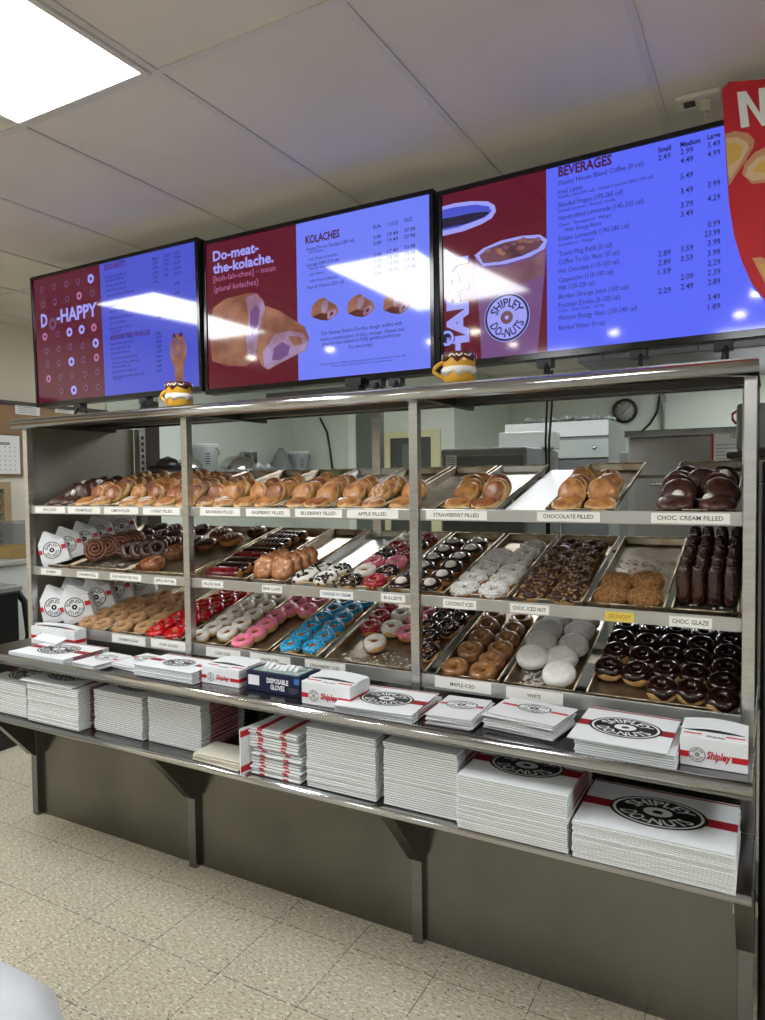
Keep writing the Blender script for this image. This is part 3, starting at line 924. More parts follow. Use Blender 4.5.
for a in (('B', -2.81, -2.46, 'under the white bags and cinnamon cake rings on bottom shelf'), ('B', -2.445, -2.245, 'of plain cake rings beside the red rings on bottom shelf'),
          ('B', -2.235, -2.025, 'of red glazed rings on bottom shelf'), ('B', -2.01, -1.80, 'of white iced rings on bottom shelf'), ('B', -1.79, -1.60, 'of pink iced rings on bottom shelf'),
          ('B', -1.59, -1.385, 'of blue iced rings on bottom shelf'), ('B', -1.36, -0.965, 'wide, holding sprinkled rings on bottom shelf'), ('B', -0.935, -0.72, 'of maple iced rings on bottom shelf'),
          ('B', -0.708, -0.49, 'of powdered doughnuts on bottom shelf'), ('B', -0.463, -0.062, 'wide, of chocolate iced rings on bottom shelf'),
          ('M', -2.845, -2.685, 'under white paper bags on middle shelf'), ('M', -2.675, -2.33, 'under cinnamon rolls on middle shelf'), ('M', -2.32, -1.975, 'of fritters and big iced rolls on middle shelf'),
          ('M', -1.965, -1.69, 'of filled bars on middle shelf'), ('M', -1.68, -1.51, 'of tan bear claws on middle shelf'), ('M', -1.50, -1.32, 'of cookie topped rings on middle shelf'),
          ('M', -1.31, -1.115, 'of mixed sprinkle rings on middle shelf'), ('M', -1.105, -0.895, 'of dark rings with white centres on middle shelf'), ('M', -0.885, -0.69, 'of coconut rings on middle shelf'),
          ('M', -0.68, -0.468, 'of nut topped chocolate rings on middle shelf'), ('M', -0.458, -0.247, 'of crunchy crumb rings on middle shelf'), ('M', -0.237, -0.066, 'of tall chocolate bars on middle shelf'),
          ('T', -2.845, -2.655, 'of dark chocolate rolls on top shelf'), ('T', -2.645, -2.405, 'of golden filled rolls left on top shelf'), ('T', -2.395, -2.165, 'of golden filled rolls next on top shelf'), ('T', -2.155, -1.965, 'of golden rolls left of post on top shelf'),
          ('T', -1.955, -1.77, 'of bavarian rolls right of post on top shelf'), ('T', -1.76, -1.56, 'of raspberry rolls on top shelf'), ('T', -1.55, -1.33, 'of blueberry rolls on top shelf'), ('T', -1.32, -1.12, 'of apple rolls on top shelf'),
          ('T', -1.105, -0.925, 'mostly empty behind right middle post on top shelf'), ('T', -0.915, -0.725, 'of strawberry filled rolls on top shelf'), ('T', -0.58, -0.38, 'of chocolate filled rolls on top shelf'), ('T', -0.275, -0.072, 'of chocolate cream filled rolls on top shelf')):
    sh, x0, x1, d = a
    lit = d.startswith(('of cookie', 'of mixed', 'of strawberry', 'of blueberry'))
    sheet_pan(sh, x0, x1, d, m=pan_lit if lit else (pan_dark if ('tall choc' in d or 'chocolate cream' in d) else pan_m))
# white board added to paint the bright reflection of a pan interior
bm = NB(); box(bm, -0.064, 0.064, 0, 0.58, 0, 0.006, bev=0.002)
o = obj('pan_glare_board', bm, mat('pan_glare_white', (236, 240, 238), 0.4), loc=(-0.652, 2.04, zf('T', 2.04)), rot=(slope('T'), 0, 0))
tag(o, 'added white board standing in for bright pan reflection on the top shelf', 'board')

# ------------------------------------------------------------------ doughnuts
dough = mat('fried_dough', (196, 138, 74), 0.55, rgb2=(164, 104, 50), scale=40, sss=0.1)
band = mat('pale_dough_band', (226, 190, 130), 0.6, rgb2=(206, 162, 100), scale=50)
brown_top = mat('golden_crust', (170, 106, 58), 0.4, rgb2=(110, 60, 32), scale=45, bump=0.3, bscale=70, coat=0.2)
golden = mat('golden_glazed', (196, 138, 78), 0.42, rgb2=(136, 80, 44), scale=34, coat=0.2, bump=0.8, bscale=60)
purple = mat('berry_glaze', (112, 66, 60), 0.35, rgb2=(166, 116, 88), scale=60, coat=0.3)
sugar_cake = mat('sugared_cake', (188, 150, 108), 0.8, rgb2=(158, 116, 74), scale=90, bump=0.4, bscale=160)
red_gl = mat('red_glaze', (206, 10, 20), 0.16, rgb2=(170, 4, 12), scale=40, coat=0.6)
white_ic = mat('white_icing', (222, 218, 208), 0.35, var=0.04, scale=50, coat=0.2)
pink_ic = mat('pink_icing', (232, 122, 150), 0.35, var=0.05, scale=40, coat=0.2)
blue_ic = mat('blue_icing', (18, 146, 196), 0.3, var=0.08, scale=40, coat=0.2)
choc_ic = mat('chocolate_icing', (40, 18, 12), 0.14, rgb2=(28, 12, 8), scale=30, coat=0.6)
maple_ic = mat('maple_icing', (158, 112, 66), 0.3, rgb2=(122, 80, 42), scale=40, coat=0.4)
powder = mat('powdered_sugar', (226, 224, 220), 0.9, var=0.07, scale=80, bump=0.3, bscale=120)
crumb_m = mat('crunch_crumb', (168, 122, 68), 0.8, rgb2=(112, 72, 34), scale=140, bump=0.9, bscale=180)
coco_m = mat('coconut_flake', (228, 226, 220), 0.8, rgb2=(196, 192, 186), scale=90, bump=.8, bscale=120)  # grey mottling paints the shadow among the flakes
nut_m = mat('chopped_nut', (150, 118, 78), 0.75)
nut_d = mat('chopped_nut_dark', (74, 46, 30), 0.7)
choc_soft = mat('soft_chocolate_icing', (50, 26, 18), 0.45)
choc_brown = mat('brown_chocolate_glaze', (70, 34, 22), 0.2, rgb2=(42, 20, 14), scale=30, coat=.5, bump=.3, bscale=40)
cream_coat = mat('cream_chocolate_coat', (88, 52, 38), 0.42, rgb2=(54, 30, 22), scale=45, coat=.2, bump=1.0, bscale=70)
spr_r = mat('red_sprinkle', (190, 26, 42), 0.4); spr_w = mat('white_sprinkle', (236, 232, 230), 0.4); spr_p = mat('pink_sprinkle', (226, 130, 150), 0.4)
spr_b = mat('blue_sprinkle', (20, 90, 150), 0.4); spr_k = mat('dark_sprinkle', (46, 26, 24), 0.35)
cookie_k = mat('cookie_piece', (26, 20, 20), 0.7)
tan_gl = mat('tan_glazed_roll', (186, 128, 84), 0.35, rgb2=(150, 92, 54), scale=30, coat=0.3, bump=0.3, bscale=50)
cinn = mat('cinnamon_roll', (126, 70, 38), 0.35, rgb2=(72, 34, 18), scale=30, coat=0.3, bump=0.4, bscale=50)
cinn_d = mat('dark_roll', (72, 34, 20), 0.3, rgb2=(48, 22, 14), scale=30, coat=0.4, bump=0.3, bscale=50)
red_choc = mat('dark_red_chocolate', (84, 16, 22), 0.25, coat=0.4)


def torus_pt(a, u, R, ro, rh, hb, off=0.0, amp=None):
    """a around the ring, u around the section (0 outer, pi/2 top, pi inner)"""
    rm, mi = (ro + rh) / 2, (ro - rh) / 2
    w = 1 + (amp[0] * math.sin(2 * a + amp[1]) + amp[2] * math.sin(3 * a + amp[3]) if amp else 0)
    cu, su = math.cos(u), math.sin(u)
    r = rm * w + (mi + off) * math.copysign(abs(cu) ** 0.9, cu)
    z = hb + (hb + off) * math.copysign(abs(su) ** 0.85, su)
    return Vector((r * math.cos(a), r * math.sin(a), z))


def scatter(bm, fn, n, mats, size=(0.0055, 0.0017, 0.0014), rnd=None, lift=0.0006):
    rnd = rnd or random
    for k in range(n):
        p, nrm = fn(rnd)
        u = nrm.orthogonal().normalized()
        v = nrm.cross(u)
        a = rnd.random() * PI
        e1 = u * math.cos(a) + v * math.sin(a)
        e2 = nrm.cross(e1)
        M = Matrix((e1, e2, nrm)).transposed().to_4x4()
        M.translation = p + nrm * lift
        s = 0.7 + 0.6 * rnd.random()
        box(bm, -size[0] / 2 * s, size[0] / 2 * s, -size[1] / 2, size[1] / 2, -size[2] / 2, size[2] / 2, rnd.choice(mats), M)


def ring_proto(name, body, ice=None, top=(), ro=0.041, rh=0.013, h=0.031, n_top=0, top_idx=(1,), seed=0, size=None, u_in=0.5, cover=0.8, topname='icing', mound=None, two=None):
    rnd = random.Random(seed)
    amp = (0.03 * rnd.random(), rnd.random() * 6, 0.03 * rnd.random(), rnd.random() * 6)
    bm = NB()
    NA, NU = 22, 12
    vs = [[bm.verts.new(torus_pt(2 * PI * i / NA, 2 * PI * j / NU, 0, ro, rh, h / 2, 0, amp)) for j in range(NU)] for i in range(NA)]
    for i in range(NA):
        for j in range(NU):
            f = bm.faces.new((vs[i][j], vs[(i + 1) % NA][j], vs[(i + 1) % NA][(j + 1) % NU], vs[i][(j + 1) % NU]))
            f.smooth = True
            u = 2 * PI * (j + 0.5) / NU
            f.material_index = 1 if (two and abs(math.sin(u)) < 0.45 and math.cos(u) > 0) else 0
    o = obj(name, bm, [body, band] if two else [body])
    if ice is None: return o
    bm = NB()
    NU2 = 7
    rows = []
    ph = rnd.random() * 6
    for i in range(NA):
        a = 2 * PI * i / NA
        u0 = -0.12 + 0.22 * math.sin(3 * a + ph) + 0.16 * math.sin(5 * a + 2 * ph)
        u0 = u0 + (1 - cover) + 0.10
        u1 = PI - u_in
        rows.append([bm.verts.new(torus_pt(a, u0 + (u1 - u0) * j / NU2, 0, ro, rh, h / 2, 0.0016 if 0 < j < NU2 else 0.0002, amp)) for j in range(NU2 + 1)])
    for i in range(NA):
        for j in range(NU2):
            bm.faces.new((rows[i][j], rows[(i + 1) % NA][j], rows[(i + 1) % NA][j + 1], rows[i][j + 1])).smooth = True
    if n_top:
        def fn(r):
            a, u = r.random() * 2 * PI, 0.15 + r.random() * (PI - 0.5)
            p = torus_pt(a, u, 0, ro, rh, h / 2, 0.0016, amp)
            c = torus_pt(a, 0, 0, ro, rh, h / 2, 0, amp)
            ctr = Vector((math.cos(a), math.sin(a), 0)) * ((ro + rh) / 2) + Vector((0, 0, h / 2))
            return p, (p - ctr).normalized()
        scatter(bm, fn, n_top, top_idx, size or (0.0055, 0.0017, 0.0014), rnd)
    if mound:
        lathe(bm, [(0.022, h * 0.86), (0.019, h * 1.16), (0.011, h * 1.32), (0.0, h * 1.36)], 10, mi=[mound] * 4)
    obj(topname, bm, [ice] + list(top), o)
    return o


def puff_proto(name, mats, ro=0.043, h=0.05, seed=0, drizzle=None, blob=None, stretch=1.0, crumbs=0, dimple=0.0):
    """unholed filled doughnut: crust, pale waist band, crust"""
    rnd = random.Random(seed)
    ph = rnd.random() * 6
    bm = NB()
    NU, NA = 12, 20
    prof, mi = [], []
    for j in range(NU + 1):
        u = -PI / 2 + PI * j / NU
        r = ro * abs(math.cos(u)) ** 0.62
        z = h / 2 + h / 2 * math.copysign(abs(math.sin(u)) ** 0.9, u)
        if dimple and u > 1.0: z -= dimple * (u - 1.0) / 0.57
        prof.append((max(r, 0 if j in (0, NU) else 0.002), z))
        um = -PI / 2 + PI * (j + 0.5) / NU
        mi.append(1 if abs(um) < 0.42 else 0)
    lathe(bm, prof, NA, Matrix.Diagonal((stretch, 1, 1, 1)), mi, wob=None)
    for v in bm.verts:
        a = math.atan2(v.co.y, v.co.x)
        k = 1 + 0.035 * math.sin(2 * a + ph) + 0.03 * math.sin(3 * a + 2 * ph) + 0.015 * math.sin(9 * v.co.z / h + ph)
        v.co.x *= k
        v.co.y *= k
    o = obj(name, bm, mats)
    if drizzle:
        bm = NB()
        for q in range(3):
            pts = []
            for i in range(9):
                x = -0.03 + 0.06 * i / 8
                y = -0.018 + 0.018 * q + 0.004 * math.sin(i * 1.3 + ph)
                rr = min(1, math.hypot(x / stretch, y) / ro)
                z = h / 2 + h / 2 * (1 - rr ** 2.6) ** 0.6 + 0.0005
                pts.append((x, y, z))
            path(bm, pts, 0.0022, 6)
        obj('drizzle', bm, drizzle, o)
    if blob:
        bm = NB()
        lathe(bm, [(0.016, 0), (0.017, .004), (0.011, .010), (0.004, .013), (0, .0135)], 10, Matrix.Translation((ro * .55, .004, h * .86)) @ Matrix.Rotation(.5, 4, 'Y'))
        obj('cream', bm, blob, o)
    if crumbs:
        bm = NB()

        def fn(r):
            u, a = r.random() * 1.35, r.random() * 2 * PI
            rr = ro * math.cos(u) ** 0.62 * 0.99
            p = Vector((rr * math.cos(a), rr * math.sin(a), h / 2 + h / 2 * math.sin(u) ** 0.9))
            return p, (p - Vector((0, 0, h / 2 * 0.6))).normalized()
        scatter(bm, fn, crumbs, (0,), (0.006, 0.005, 0.004), rnd)
        obj('crumb_topping', bm, mats[0], o)
    return o


def bar_proto(name, L, W, h, body, ice=None, top=None, n_top=0, seed=0, topname='icing', stripes=None):
    rnd = random.Random(seed)
    bm = NB()
    NS, NU = 12, 12

    def P(i, j, off=0.0):
        t = -PI / 2 + PI * i / NS
        k = max(0.02, math.cos(t)) ** 0.35
        u = 2 * PI * j / NU
        cu, su = math.cos(u), math.sin(u)
        return Vector(((L / 2 + off) * math.sin(t), (W / 2 * k + off) * math.copysign(abs(cu) ** .8, cu), h / 2 + (h / 2 * (0.6 + 0.4 * k) + off) * math.copysign(abs(su) ** .8, su)))
    R = [[bm.verts.new(P(i, j)) for j in range(NU)] for i in range(NS + 1)]
    for i in range(NS):
        for j in range(NU):
            bm.faces.new((R[i][j], R[i + 1][j], R[i + 1][(j + 1) % NU], R[i][(j + 1) % NU])).smooth = True
    bm.faces.new(R[0]); bm.faces.new(R[-1][::-1])
    o = obj(name, bm, [body])
    if ice:
        bm = NB()
        R = []
        for i in range(1, NS):
            row = []
            for q in range(8):
                u = 0.05 + (PI - 0.1) * q / 7 + (0.2 * math.sin(i * 1.9 + seed) if q in (0, 7) else 0) * (1 if q == 0 else -1)
                t = -PI / 2 + PI * i / NS
                k = math.cos(t) ** 0.35
                off = 0.0016 if 0 < q < 7 and 1 < i < NS - 1 else 0.0003
                cu, su = math.cos(u), math.sin(u)
                row.append(bm.verts.new(Vector(((L / 2 + off) * math.sin(t), (W / 2 * k + off) * math.copysign(abs(cu) ** .8, cu), h / 2 + (h / 2 * (0.6 + 0.4 * k) + off) * math.copysign(abs(su) ** .8, su)))))
            R.append(row)
        for a, b in zip(R, R[1:]):
            for q in range(7): bm.faces.new((a[q], b[q], b[q + 1], a[q + 1])).smooth = True
        if n_top:
            def fn(r):
                x, y = (r.random() - .5) * L * .8, (r.random() - .5) * W * .7
                return Vector((x, y, h + 0.0012 - (y / W) ** 2 * h * 0.7)), Vector((0, y * 8, 1)).normalized()
            scatter(bm, fn, n_top, (1,), rnd=rnd)
        if stripes:
            for q in range(7):
                x = -L * .36 + L * .72 * q / 6
                path(bm, [(x - .006, -W * .34, h * .92), (x, 0, h + .002), (x + .006, W * .34, h * .92)], 0.0018, 6, mi=1)
        obj(topname, bm, [ice] + ([top] if top else []), o)
    return o


def roll_proto(name, m, ro=0.05, h=0.035, seed=0, edge=None):
    """coiled roll: a spiral rope of dough"""
    bm = NB()
    pts = []
    for i in range(46):
        a = i * 0.42 + seed
        r = 0.004 + (ro - 0.012) * i / 45
        pts.append((r * math.cos(a), r * math.sin(a), h * 0.5 + 0.004 * (1 - i / 45)))
    rings = []
    for i, p in enumerate(pts):
        p = Vector(p)
        d = (Vector(pts[min(i + 1, 45)]) - Vector(pts[max(i - 1, 0)])).normalized()
        s = d.cross(Vector((0, 0, 1))).normalized()
        rings.append([bm.verts.new(p + s * 0.0095 * math.cos(2 * PI * k / 8) + Vector((0, 0, 1)) * (h * 0.5) * math.sin(2 * PI * k / 8)) for k in range(8)])
    for a, b in zip(rings, rings[1:]):
        for k in range(8):
            f = bm.faces.new((a[k], a[(k + 1) % 8], b[(k + 1) % 8], b[k]))
            f.smooth = True
            f.material_index = 1 if (edge and k in (4, 5, 6)) else 0
    bm.faces.new(rings[0][::-1]); bm.faces.new(rings[-1])
    return obj(name, bm, [m, edge or m])


def claw_proto(seed=0):
    """flat glazed claw with scalloped toes"""
    bm = NB()
    n = 28
    out = []
    for i in range(n):
        a = 2 * PI * i / n
        r = 0.058 * (1 + (0.10 * math.cos(9 * a + seed) if math.sin(a) > -0.2 else 0.02))
        out.append((r * 1.12 * math.cos(a), r * 0.86 * math.sin(a)))
    lv = [(0.86, 0.0), (1.0, 0.010), (0.98, 0.022), (0.75, 0.031), (0.4, 0.034)]
    rows = [[bm.verts.new((x * k, y * k, z + (0.002 * math.sin(5 * i) if z > .02 else 0))) for i, (x, y) in enumerate(out)] for k, z in lv]
    for a, b in zip(rows, rows[1:]):
        for i in range(n): bm.faces.new((a[i], a[(i + 1) % n], b[(i + 1) % n], b[i])).smooth = True
    bm.faces.new(rows[0][::-1]); bm.faces.new(rows[-1])
    return obj('bear_claw', bm, [tan_gl])


ALLK = []


class Kind:
    """one hand-made doughnut per variant; every further one is a copy of it and of its parts"""

    def __init__(self, protos):
        self.p, self.used = protos, [False] * len(protos)
        ALLK.append(self)

    def put(self, M, label, cat, group, k=None):
        k = random.randrange(len(self.p)) if k is None else k % len(self.p)
        if self.used[k]:
            o = link_copy(self.p[k])
        else:
            o, self.used[k] = self.p[k], True
        o.matrix_world = M
        tag(o, label, cat, group)
        return o


def pose(sh, X, v, lift=0.0, tilt=0.0, spin=None, roll=0.0, piv=0.041):
    """on the slanted pan floor; tilt leans it back about its own front edge"""
    y = 2.03 + v
    M = Matrix.Translation((X, y, zf(sh, y) + 0.0008)) @ Matrix.Rotation(slope(sh), 4, 'X')
    if tilt: M = M @ Matrix.Translation((0, -piv, 0)) @ Matrix.Rotation(tilt, 4, 'X') @ Matrix.Translation((0, piv, 0))
    if roll: M = M @ Matrix.Rotation(roll, 4, 'Y')
    M = M @ Matrix.Translation((0, 0, lift))
    if spin is None: spin = random.random() * 6.28
    return M @ Matrix.Rotation(spin, 4, 'Z')


def columns(pts, gap=0.045):
    pts = sorted(pts)
    cols = []
    for p in pts:
        for c in cols:
            if abs(c[0][0] - p[0]) < gap and abs(sum(q[0] for q in c) / len(c) - p[0]) < gap:
                c.append(p)
                break
        else:
            cols.append([p])
    return [sorted(c, key=lambda q: q[1]) for c in cols]


def colname(i, n):
    if n == 1: return ''
    if n == 2: return ' in left column' if i == 0 else ' in right column'
    if n == 3: return [' in left column', ' in middle column', ' in right column'][i]
    return ' in %s column from left' % ordn(i)


def lay_out(kind, sh, pts, desc, where, cat, group, minv=0.068, tilt=0.12, gap=0.045, vmax=0.56, v0=0.045, **kw):
    cols = columns(pts, gap)
    for ci, c in enumerate(cols):
        last = -1
        rows = []
        for X, v in c:
            v = max(v, v0, last + minv)
            if v > vmax: continue
            last = v
            rows.append((X, v))
        for ri, (X, v) in enumerate(rows):
            lab = ('%s, %s from front%s %s' % (desc, ordn(ri), colname(ci, len(cols)), where)).strip()
            if len(lab.split()) > 16: lab = '%s, %s from front%s' % (desc, ordn(ri), colname(ci, len(cols)))
            kind.put(pose(sh, X, v, tilt=(tilt if ri < len(rows) - 1 else 0.03) * random.uniform(.7, 1.2), **kw), lab, cat, group)


ring = lambda nm, *a, **k: Kind([ring_proto(nm, *a, seed=s, **k) for s in (1, 2, 3)])
CS = ring('cake_ring', sugar_cake, ro=0.046, rh=0.013, h=0.034)
lay_out(CS, 'B', [(-2.605, .03), (-2.51, .03), (-2.39, .03), (-2.61, .10), (-2.50, .10), (-2.39, .10), (-2.585, .17), (-2.485, .17), (-2.38, .17), (-2.58, .245), (-2.487, .25), (-2.375, .245), (-2.47, .32), (-2.37, .32), (-2.28, .06), (-2.275, .135), (-2.275, .21), (-2.28, .285)],
        'tan sugared cake ring', 'near the bags', 'doughnut', 'tan cake rings on the bottom shelf', minv=.075)
RG = ring('red_ring', dough, red_gl, n_top=5, top=(spr_w,), ro=0.042, h=0.032, cover=1.25, size=(.004, .003, .001))
lay_out(RG, 'B', [(-2.195, .03), (-2.203, .09), (-2.2, .15), (-2.19, .21), (-2.18, .28), (-2.165, .35), (-2.15, .42), (-2.095, .03), (-2.10, .09), (-2.11, .15), (-2.095, .21), (-2.09, .275), (-2.075, .345), (-2.07, .415)],
        'glossy red glazed ring', 'beside the left middle post', 'doughnut', 'red glazed rings on the bottom shelf', minv=.062)
WI = ring('white_iced_ring', dough, white_ic, ro=0.042, h=0.034, two=True)
lay_out(WI, 'B', [(-1.965, .03), (-1.955, .09), (-1.952, .16), (-1.955, .23), (-1.955, .30), (-1.94, .37), (-1.945, .44), (-1.86, .09), (-1.853, .17), (-1.861, .25), (-1.855, .33), (-1.851, .41)],
        'white iced ring', 'between red and pink rings', 'doughnut', 'white iced rings on the bottom shelf')
PI_ = ring('pink_iced_ring', dough, pink_ic, ro=0.043, h=0.036, two=True)
lay_out(PI_, 'B', [(-1.745, .03), (-1.735, .09), (-1.735, .155), (-1.745, .225), (-1.73, .30), (-1.735, .375), (-1.73, .44), (-1.645, .33), (-1.647, .42)],
        'pink iced ring', 'left of the blue rings', 'doughnut', 'pink iced rings on the bottom shelf')
BI = ring('blue_iced_ring', dough, blue_ic, (spr_w, spr_b), n_top=26, top_idx=(1, 1, 2), ro=0.042, h=0.036, two=True)
lay_out(BI, 'B', [(-1.528, .056), (-1.437, .067), (-1.535, .13), (-1.437, .14), (-1.538, .20), (-1.443, .213), (-1.534, .272), (-1.448, .288), (-1.53, .345), (-1.449, .361), (-1.526, .42), (-1.44, .435)],
        'bright blue iced ring with sprinkles', '', 'doughnut', 'blue iced rings on the bottom shelf')
MW = ring('white_sprinkle_ring', dough, white_ic, (spr_p, spr_w), n_top=30, top_idx=(1, 2), ro=0.042, h=0.038, two=True)
lay_out(MW, 'B', [(-1.224, .14), (-1.216, .255), (-1.232, .36)], 'white iced ring with pale sprinkles', 'in the wide sprinkle pan', 'doughnut', 'sprinkled rings in the wide pan', v0=.03)
MR = ring('red_sprinkle_ring', dough, mat('dark_red_icing', (150, 20, 36), 0.35), (spr_r, spr_p, spr_w), n_top=60, top_idx=(1, 1, 2, 3), ro=0.042, h=0.036)
lay_out(MR, 'B', [(-1.30, .245), (-1.311, .33), (-1.318, .41)], 'red sprinkled ring', 'at left of the wide sprinkle pan', 'doughnut', 'sprinkled rings in the wide pan')
MP = ring('pink_sprinkle_ring', dough, pink_ic, (spr_r, spr_w), n_top=30, top_idx=(1, 2), ro=0.042, h=0.036)
lay_out(MP, 'B', [(-1.140, .235), (-1.15, .33), (-1.15, .41)], 'pink sprinkled ring', 'behind the right middle post', 'doughnut', 'sprinkled rings in the wide pan')
DS = ring('dark_sprinkle_ring', dough, choc_ic, (spr_k, spr_w, nut_d), n_top=70, top_idx=(1, 1, 2, 3), ro=0.043, h=0.036, two=True)
lay_out(DS, 'B', [(-1.012, .125), (-1.05, .21), (-.965 - .045, .29), (-1.085, .285), (-1.06, .36), (-1.085, .43), (-1.0, .36), (-1.0, .43)], 'dark chocolate ring with sprinkles', 'right of the middle post', 'doughnut', 'dark sprinkled rings in the wide pan', gap=.05)
MA = ring('maple_iced_ring', dough, maple_ic, ro=0.043, h=0.036, cover=1.3)
lay_out(MA, 'B', [(-.878, .045), (-.783, .03), (-.87, .159), (-.779, .10), (-.773, .165), (-.774, .235), (-.864, .245), (-.875, .33), (-.777, .31), (-.88, .41), (-.774, .40)], 'maple iced ring', 'in the maple pan', 'doughnut', 'maple iced rings on the bottom shelf', tilt=.18)
PW = Kind([puff_proto('powdered_doughnut', [powder, powder], 0.052, 0.046, s, dimple=0.006) for s in (1, 2, 3)])
lay_out(PW, 'B', [(-.657, .155), (-.553, .077), (-.567, .167), (-.657, .252), (-.554, .256), (-.66, .34), (-.556, .345), (-.65, .42), (-.56, .425)], 'white powdered round doughnut', 'in the powdered pan', 'doughnut', 'powdered doughnuts on the bottom shelf', minv=.083, tilt=.2, piv=.05)
CI = ring('chocolate_iced_ring', dough, choc_ic, ro=0.043, rh=0.0085, h=0.044, two=True, cover=0.85, u_in=.02)
lay_out(CI, 'B', [(-.419, .143), (-.340, .132), (-.262, .066), (-.186, .070), (-.108, .035), (-.11, .115), (-.415, .235), (-.337, .225), (-.262, .155), (-.186, .155), (-.106, .197), (-.415, .318), (-.335, .31), (-.26, .24), (-.184, .24), (-.105, .28), (-.415, .405), (-.335, .395), (-.26, .322), (-.183, .32), (-.105, .36), (-.26, .405), (-.18, .40), (-.1, .44)],
        'glossy chocolate iced ring', 'in the wide chocolate pan', 'doughnut', 'chocolate iced rings on the bottom shelf', minv=.08, gap=.036, tilt=.15)

# middle shelf
CR = Kind([puff_proto('crunchy_doughnut', [crumb_m, crumb_m], 0.047, 0.046, s, crumbs=150, dimple=.004) for s in (1, 2)])
for (X, v, lf, d) in ((-.397, .055, 0, 'flat at the front left of its pan'), (-.306, .055, 0, 'at the front right of its pan'), (-.394, .135, .006, 'behind another on the left of its pan'), (-.312, .142, .012, 'topmost at the right of its pan')):
    CR.put(pose('M', X, v, lift=lf, tilt=.1), 'golden crumb coated crunchy doughnut, ' + d, 'doughnut', 'crunchy crumb doughnuts')
CB = Kind([bar_proto('chocolate_bar_doughnut', 0.105, 0.042, 0.036, mat('bar_dough', (104, 58, 32), .4, rgb2=(80, 42, 24), scale=40), choc_brown, seed=s) for s in (1, 2, 3)])
for r, v in enumerate((.11, .20, .29, .38, .47)):
    for c, X in enumerate((-.211, -.173, -.133, -.092)):
        M = pose('M', X + random.uniform(-.002, .002), v, spin=0) @ Matrix.Translation((0, 0, .052)) @ Matrix.Rotation(-0.25 + random.uniform(-.05, .05), 4, 'X') @ Matrix.Rotation(PI / 2, 4, 'X') @ Matrix.Rotation(PI / 2, 4, 'Z') @ Matrix.Translation((0, 0, -.018)) @ Matrix.Diagonal((1, .9, 1, 1))
        CB.put(M, 'dark glazed chocolate bar standing upright, %s row from front, %s from left' % (ordn(r), ordn(c)), 'doughnut', 'chocolate glazed bars on the middle shelf')
NT = ring('nut_topped_ring', dough, choc_soft, (nut_m, nut_d), n_top=110, top_idx=(1, 1, 2, 2, 2), size=(.0075, .0055, .004), ro=0.045, h=0.036, two=True)
lay_out(NT, 'M', [(-.622, .05), (-.523, .035), (-.624, .135), (-.523, .125), (-.627, .22), (-.535, .215), (-.627, .30), (-.54, .295), (-.626, .38), (-.543, .375), (-.614, .47), (-.535, .46)], 'chocolate ring covered in chopped nuts', 'in the nut pan', 'doughnut', 'nut topped chocolate rings', minv=.08)
CO = ring('coconut_ring', dough, coco_m, (coco_m, powder), n_top=150, top_idx=(1, 2), size=(.012, .0035, .003), ro=0.045, h=0.032)
lay_out(CO, 'M', [(-.843, .045), (-.748, .045), (-.843, .122), (-.744, .127), (-.834, .199), (-.739, .205), (-.836, .278), (-.745, .289), (-.838, .354), (-.743, .367), (-.745, .45)], 'white coconut covered ring', 'in the coconut pan', 'doughnut', 'coconut rings on the middle shelf')
BE = ring('white_centred_ring', dough, choc_ic, (white_ic,), n_top=0, ro=0.042, h=0.032, mound=1)
lay_out(BE, 'M', [(-.965, .05), (-1.052, .12), (-.957, .128), (-1.06, .20), (-.96, .21), (-1.06, .28), (-.965, .30), (-1.055, .365), (-.955, .385), (-1.057, .455), (-.965, .47), (-1.07, .05)], 'dark chocolate ring with white cream centre', 'near the right middle post', 'doughnut', 'white centred chocolate rings')
mixed = [(-1.165, .046, MR, 'red sprinkled ring in front of the bullseye tag'), (-1.257, .04, DS, 'dark sprinkled ring at the front left of the mixed pan'), (-1.252, .125, MW, 'white iced ring second in left of the mixed pan'), (-1.166, .135, DS, 'dark sprinkled ring second in right of the mixed pan'),
         (-1.265, .215, MP, 'pink sprinkled ring third in left of the mixed pan'), (-1.18, .225, MP, 'pink sprinkled ring third in right of the mixed pan'), (-1.26, .30, DS, 'dark sprinkled ring fourth in left of the mixed pan'), (-1.18, .31, MR, 'red sprinkled ring fourth in right of the mixed pan'),
         (-1.262, .385, MR, 'red sprinkled ring fifth in left of the mixed pan'), (-1.175, .395, DS, 'dark sprinkled ring fifth in right of the mixed pan'), (-1.255, .47, MW, 'pale sprinkled ring at the back left of the mixed pan'), (-1.175, .48, MR, 'red sprinkled ring at the back right of the mixed pan')]
for X, v, kd, d in mixed: kd.put(pose('M', X, v, tilt=.12), d, 'doughnut', 'mixed sprinkle rings on the middle shelf')
CN = ring('cookie_topped_ring', dough, white_ic, (cookie_k,), n_top=26, size=(.011, .008, .004), ro=0.044, h=0.036, two=True)
lay_out(CN, 'M', [(-1.46, .05), (-1.366, .045), (-1.455, .135), (-1.368, .135)], 'white iced ring with black cookie pieces', 'above the cookie tag', 'doughnut', 'cookie topped rings')
LR = Kind([bar_proto('filled_bar', 0.16, 0.052, 0.034, dough, red_choc, spr_r, 60, s) for s in (1,)])
LD = Kind([bar_proto('filled_bar', 0.16, 0.052, 0.034, dough, choc_ic, None, 0, s) for s in (1,)])
LW = Kind([bar_proto('filled_bar', 0.16, 0.052, 0.034, dough, choc_ic, spr_w, 0, s, stripes=True) for s in (1,)])
LN = Kind([bar_proto('filled_bar', 0.16, 0.052, 0.034, dough, choc_ic, nut_m, 80, s) for s in (1,)])
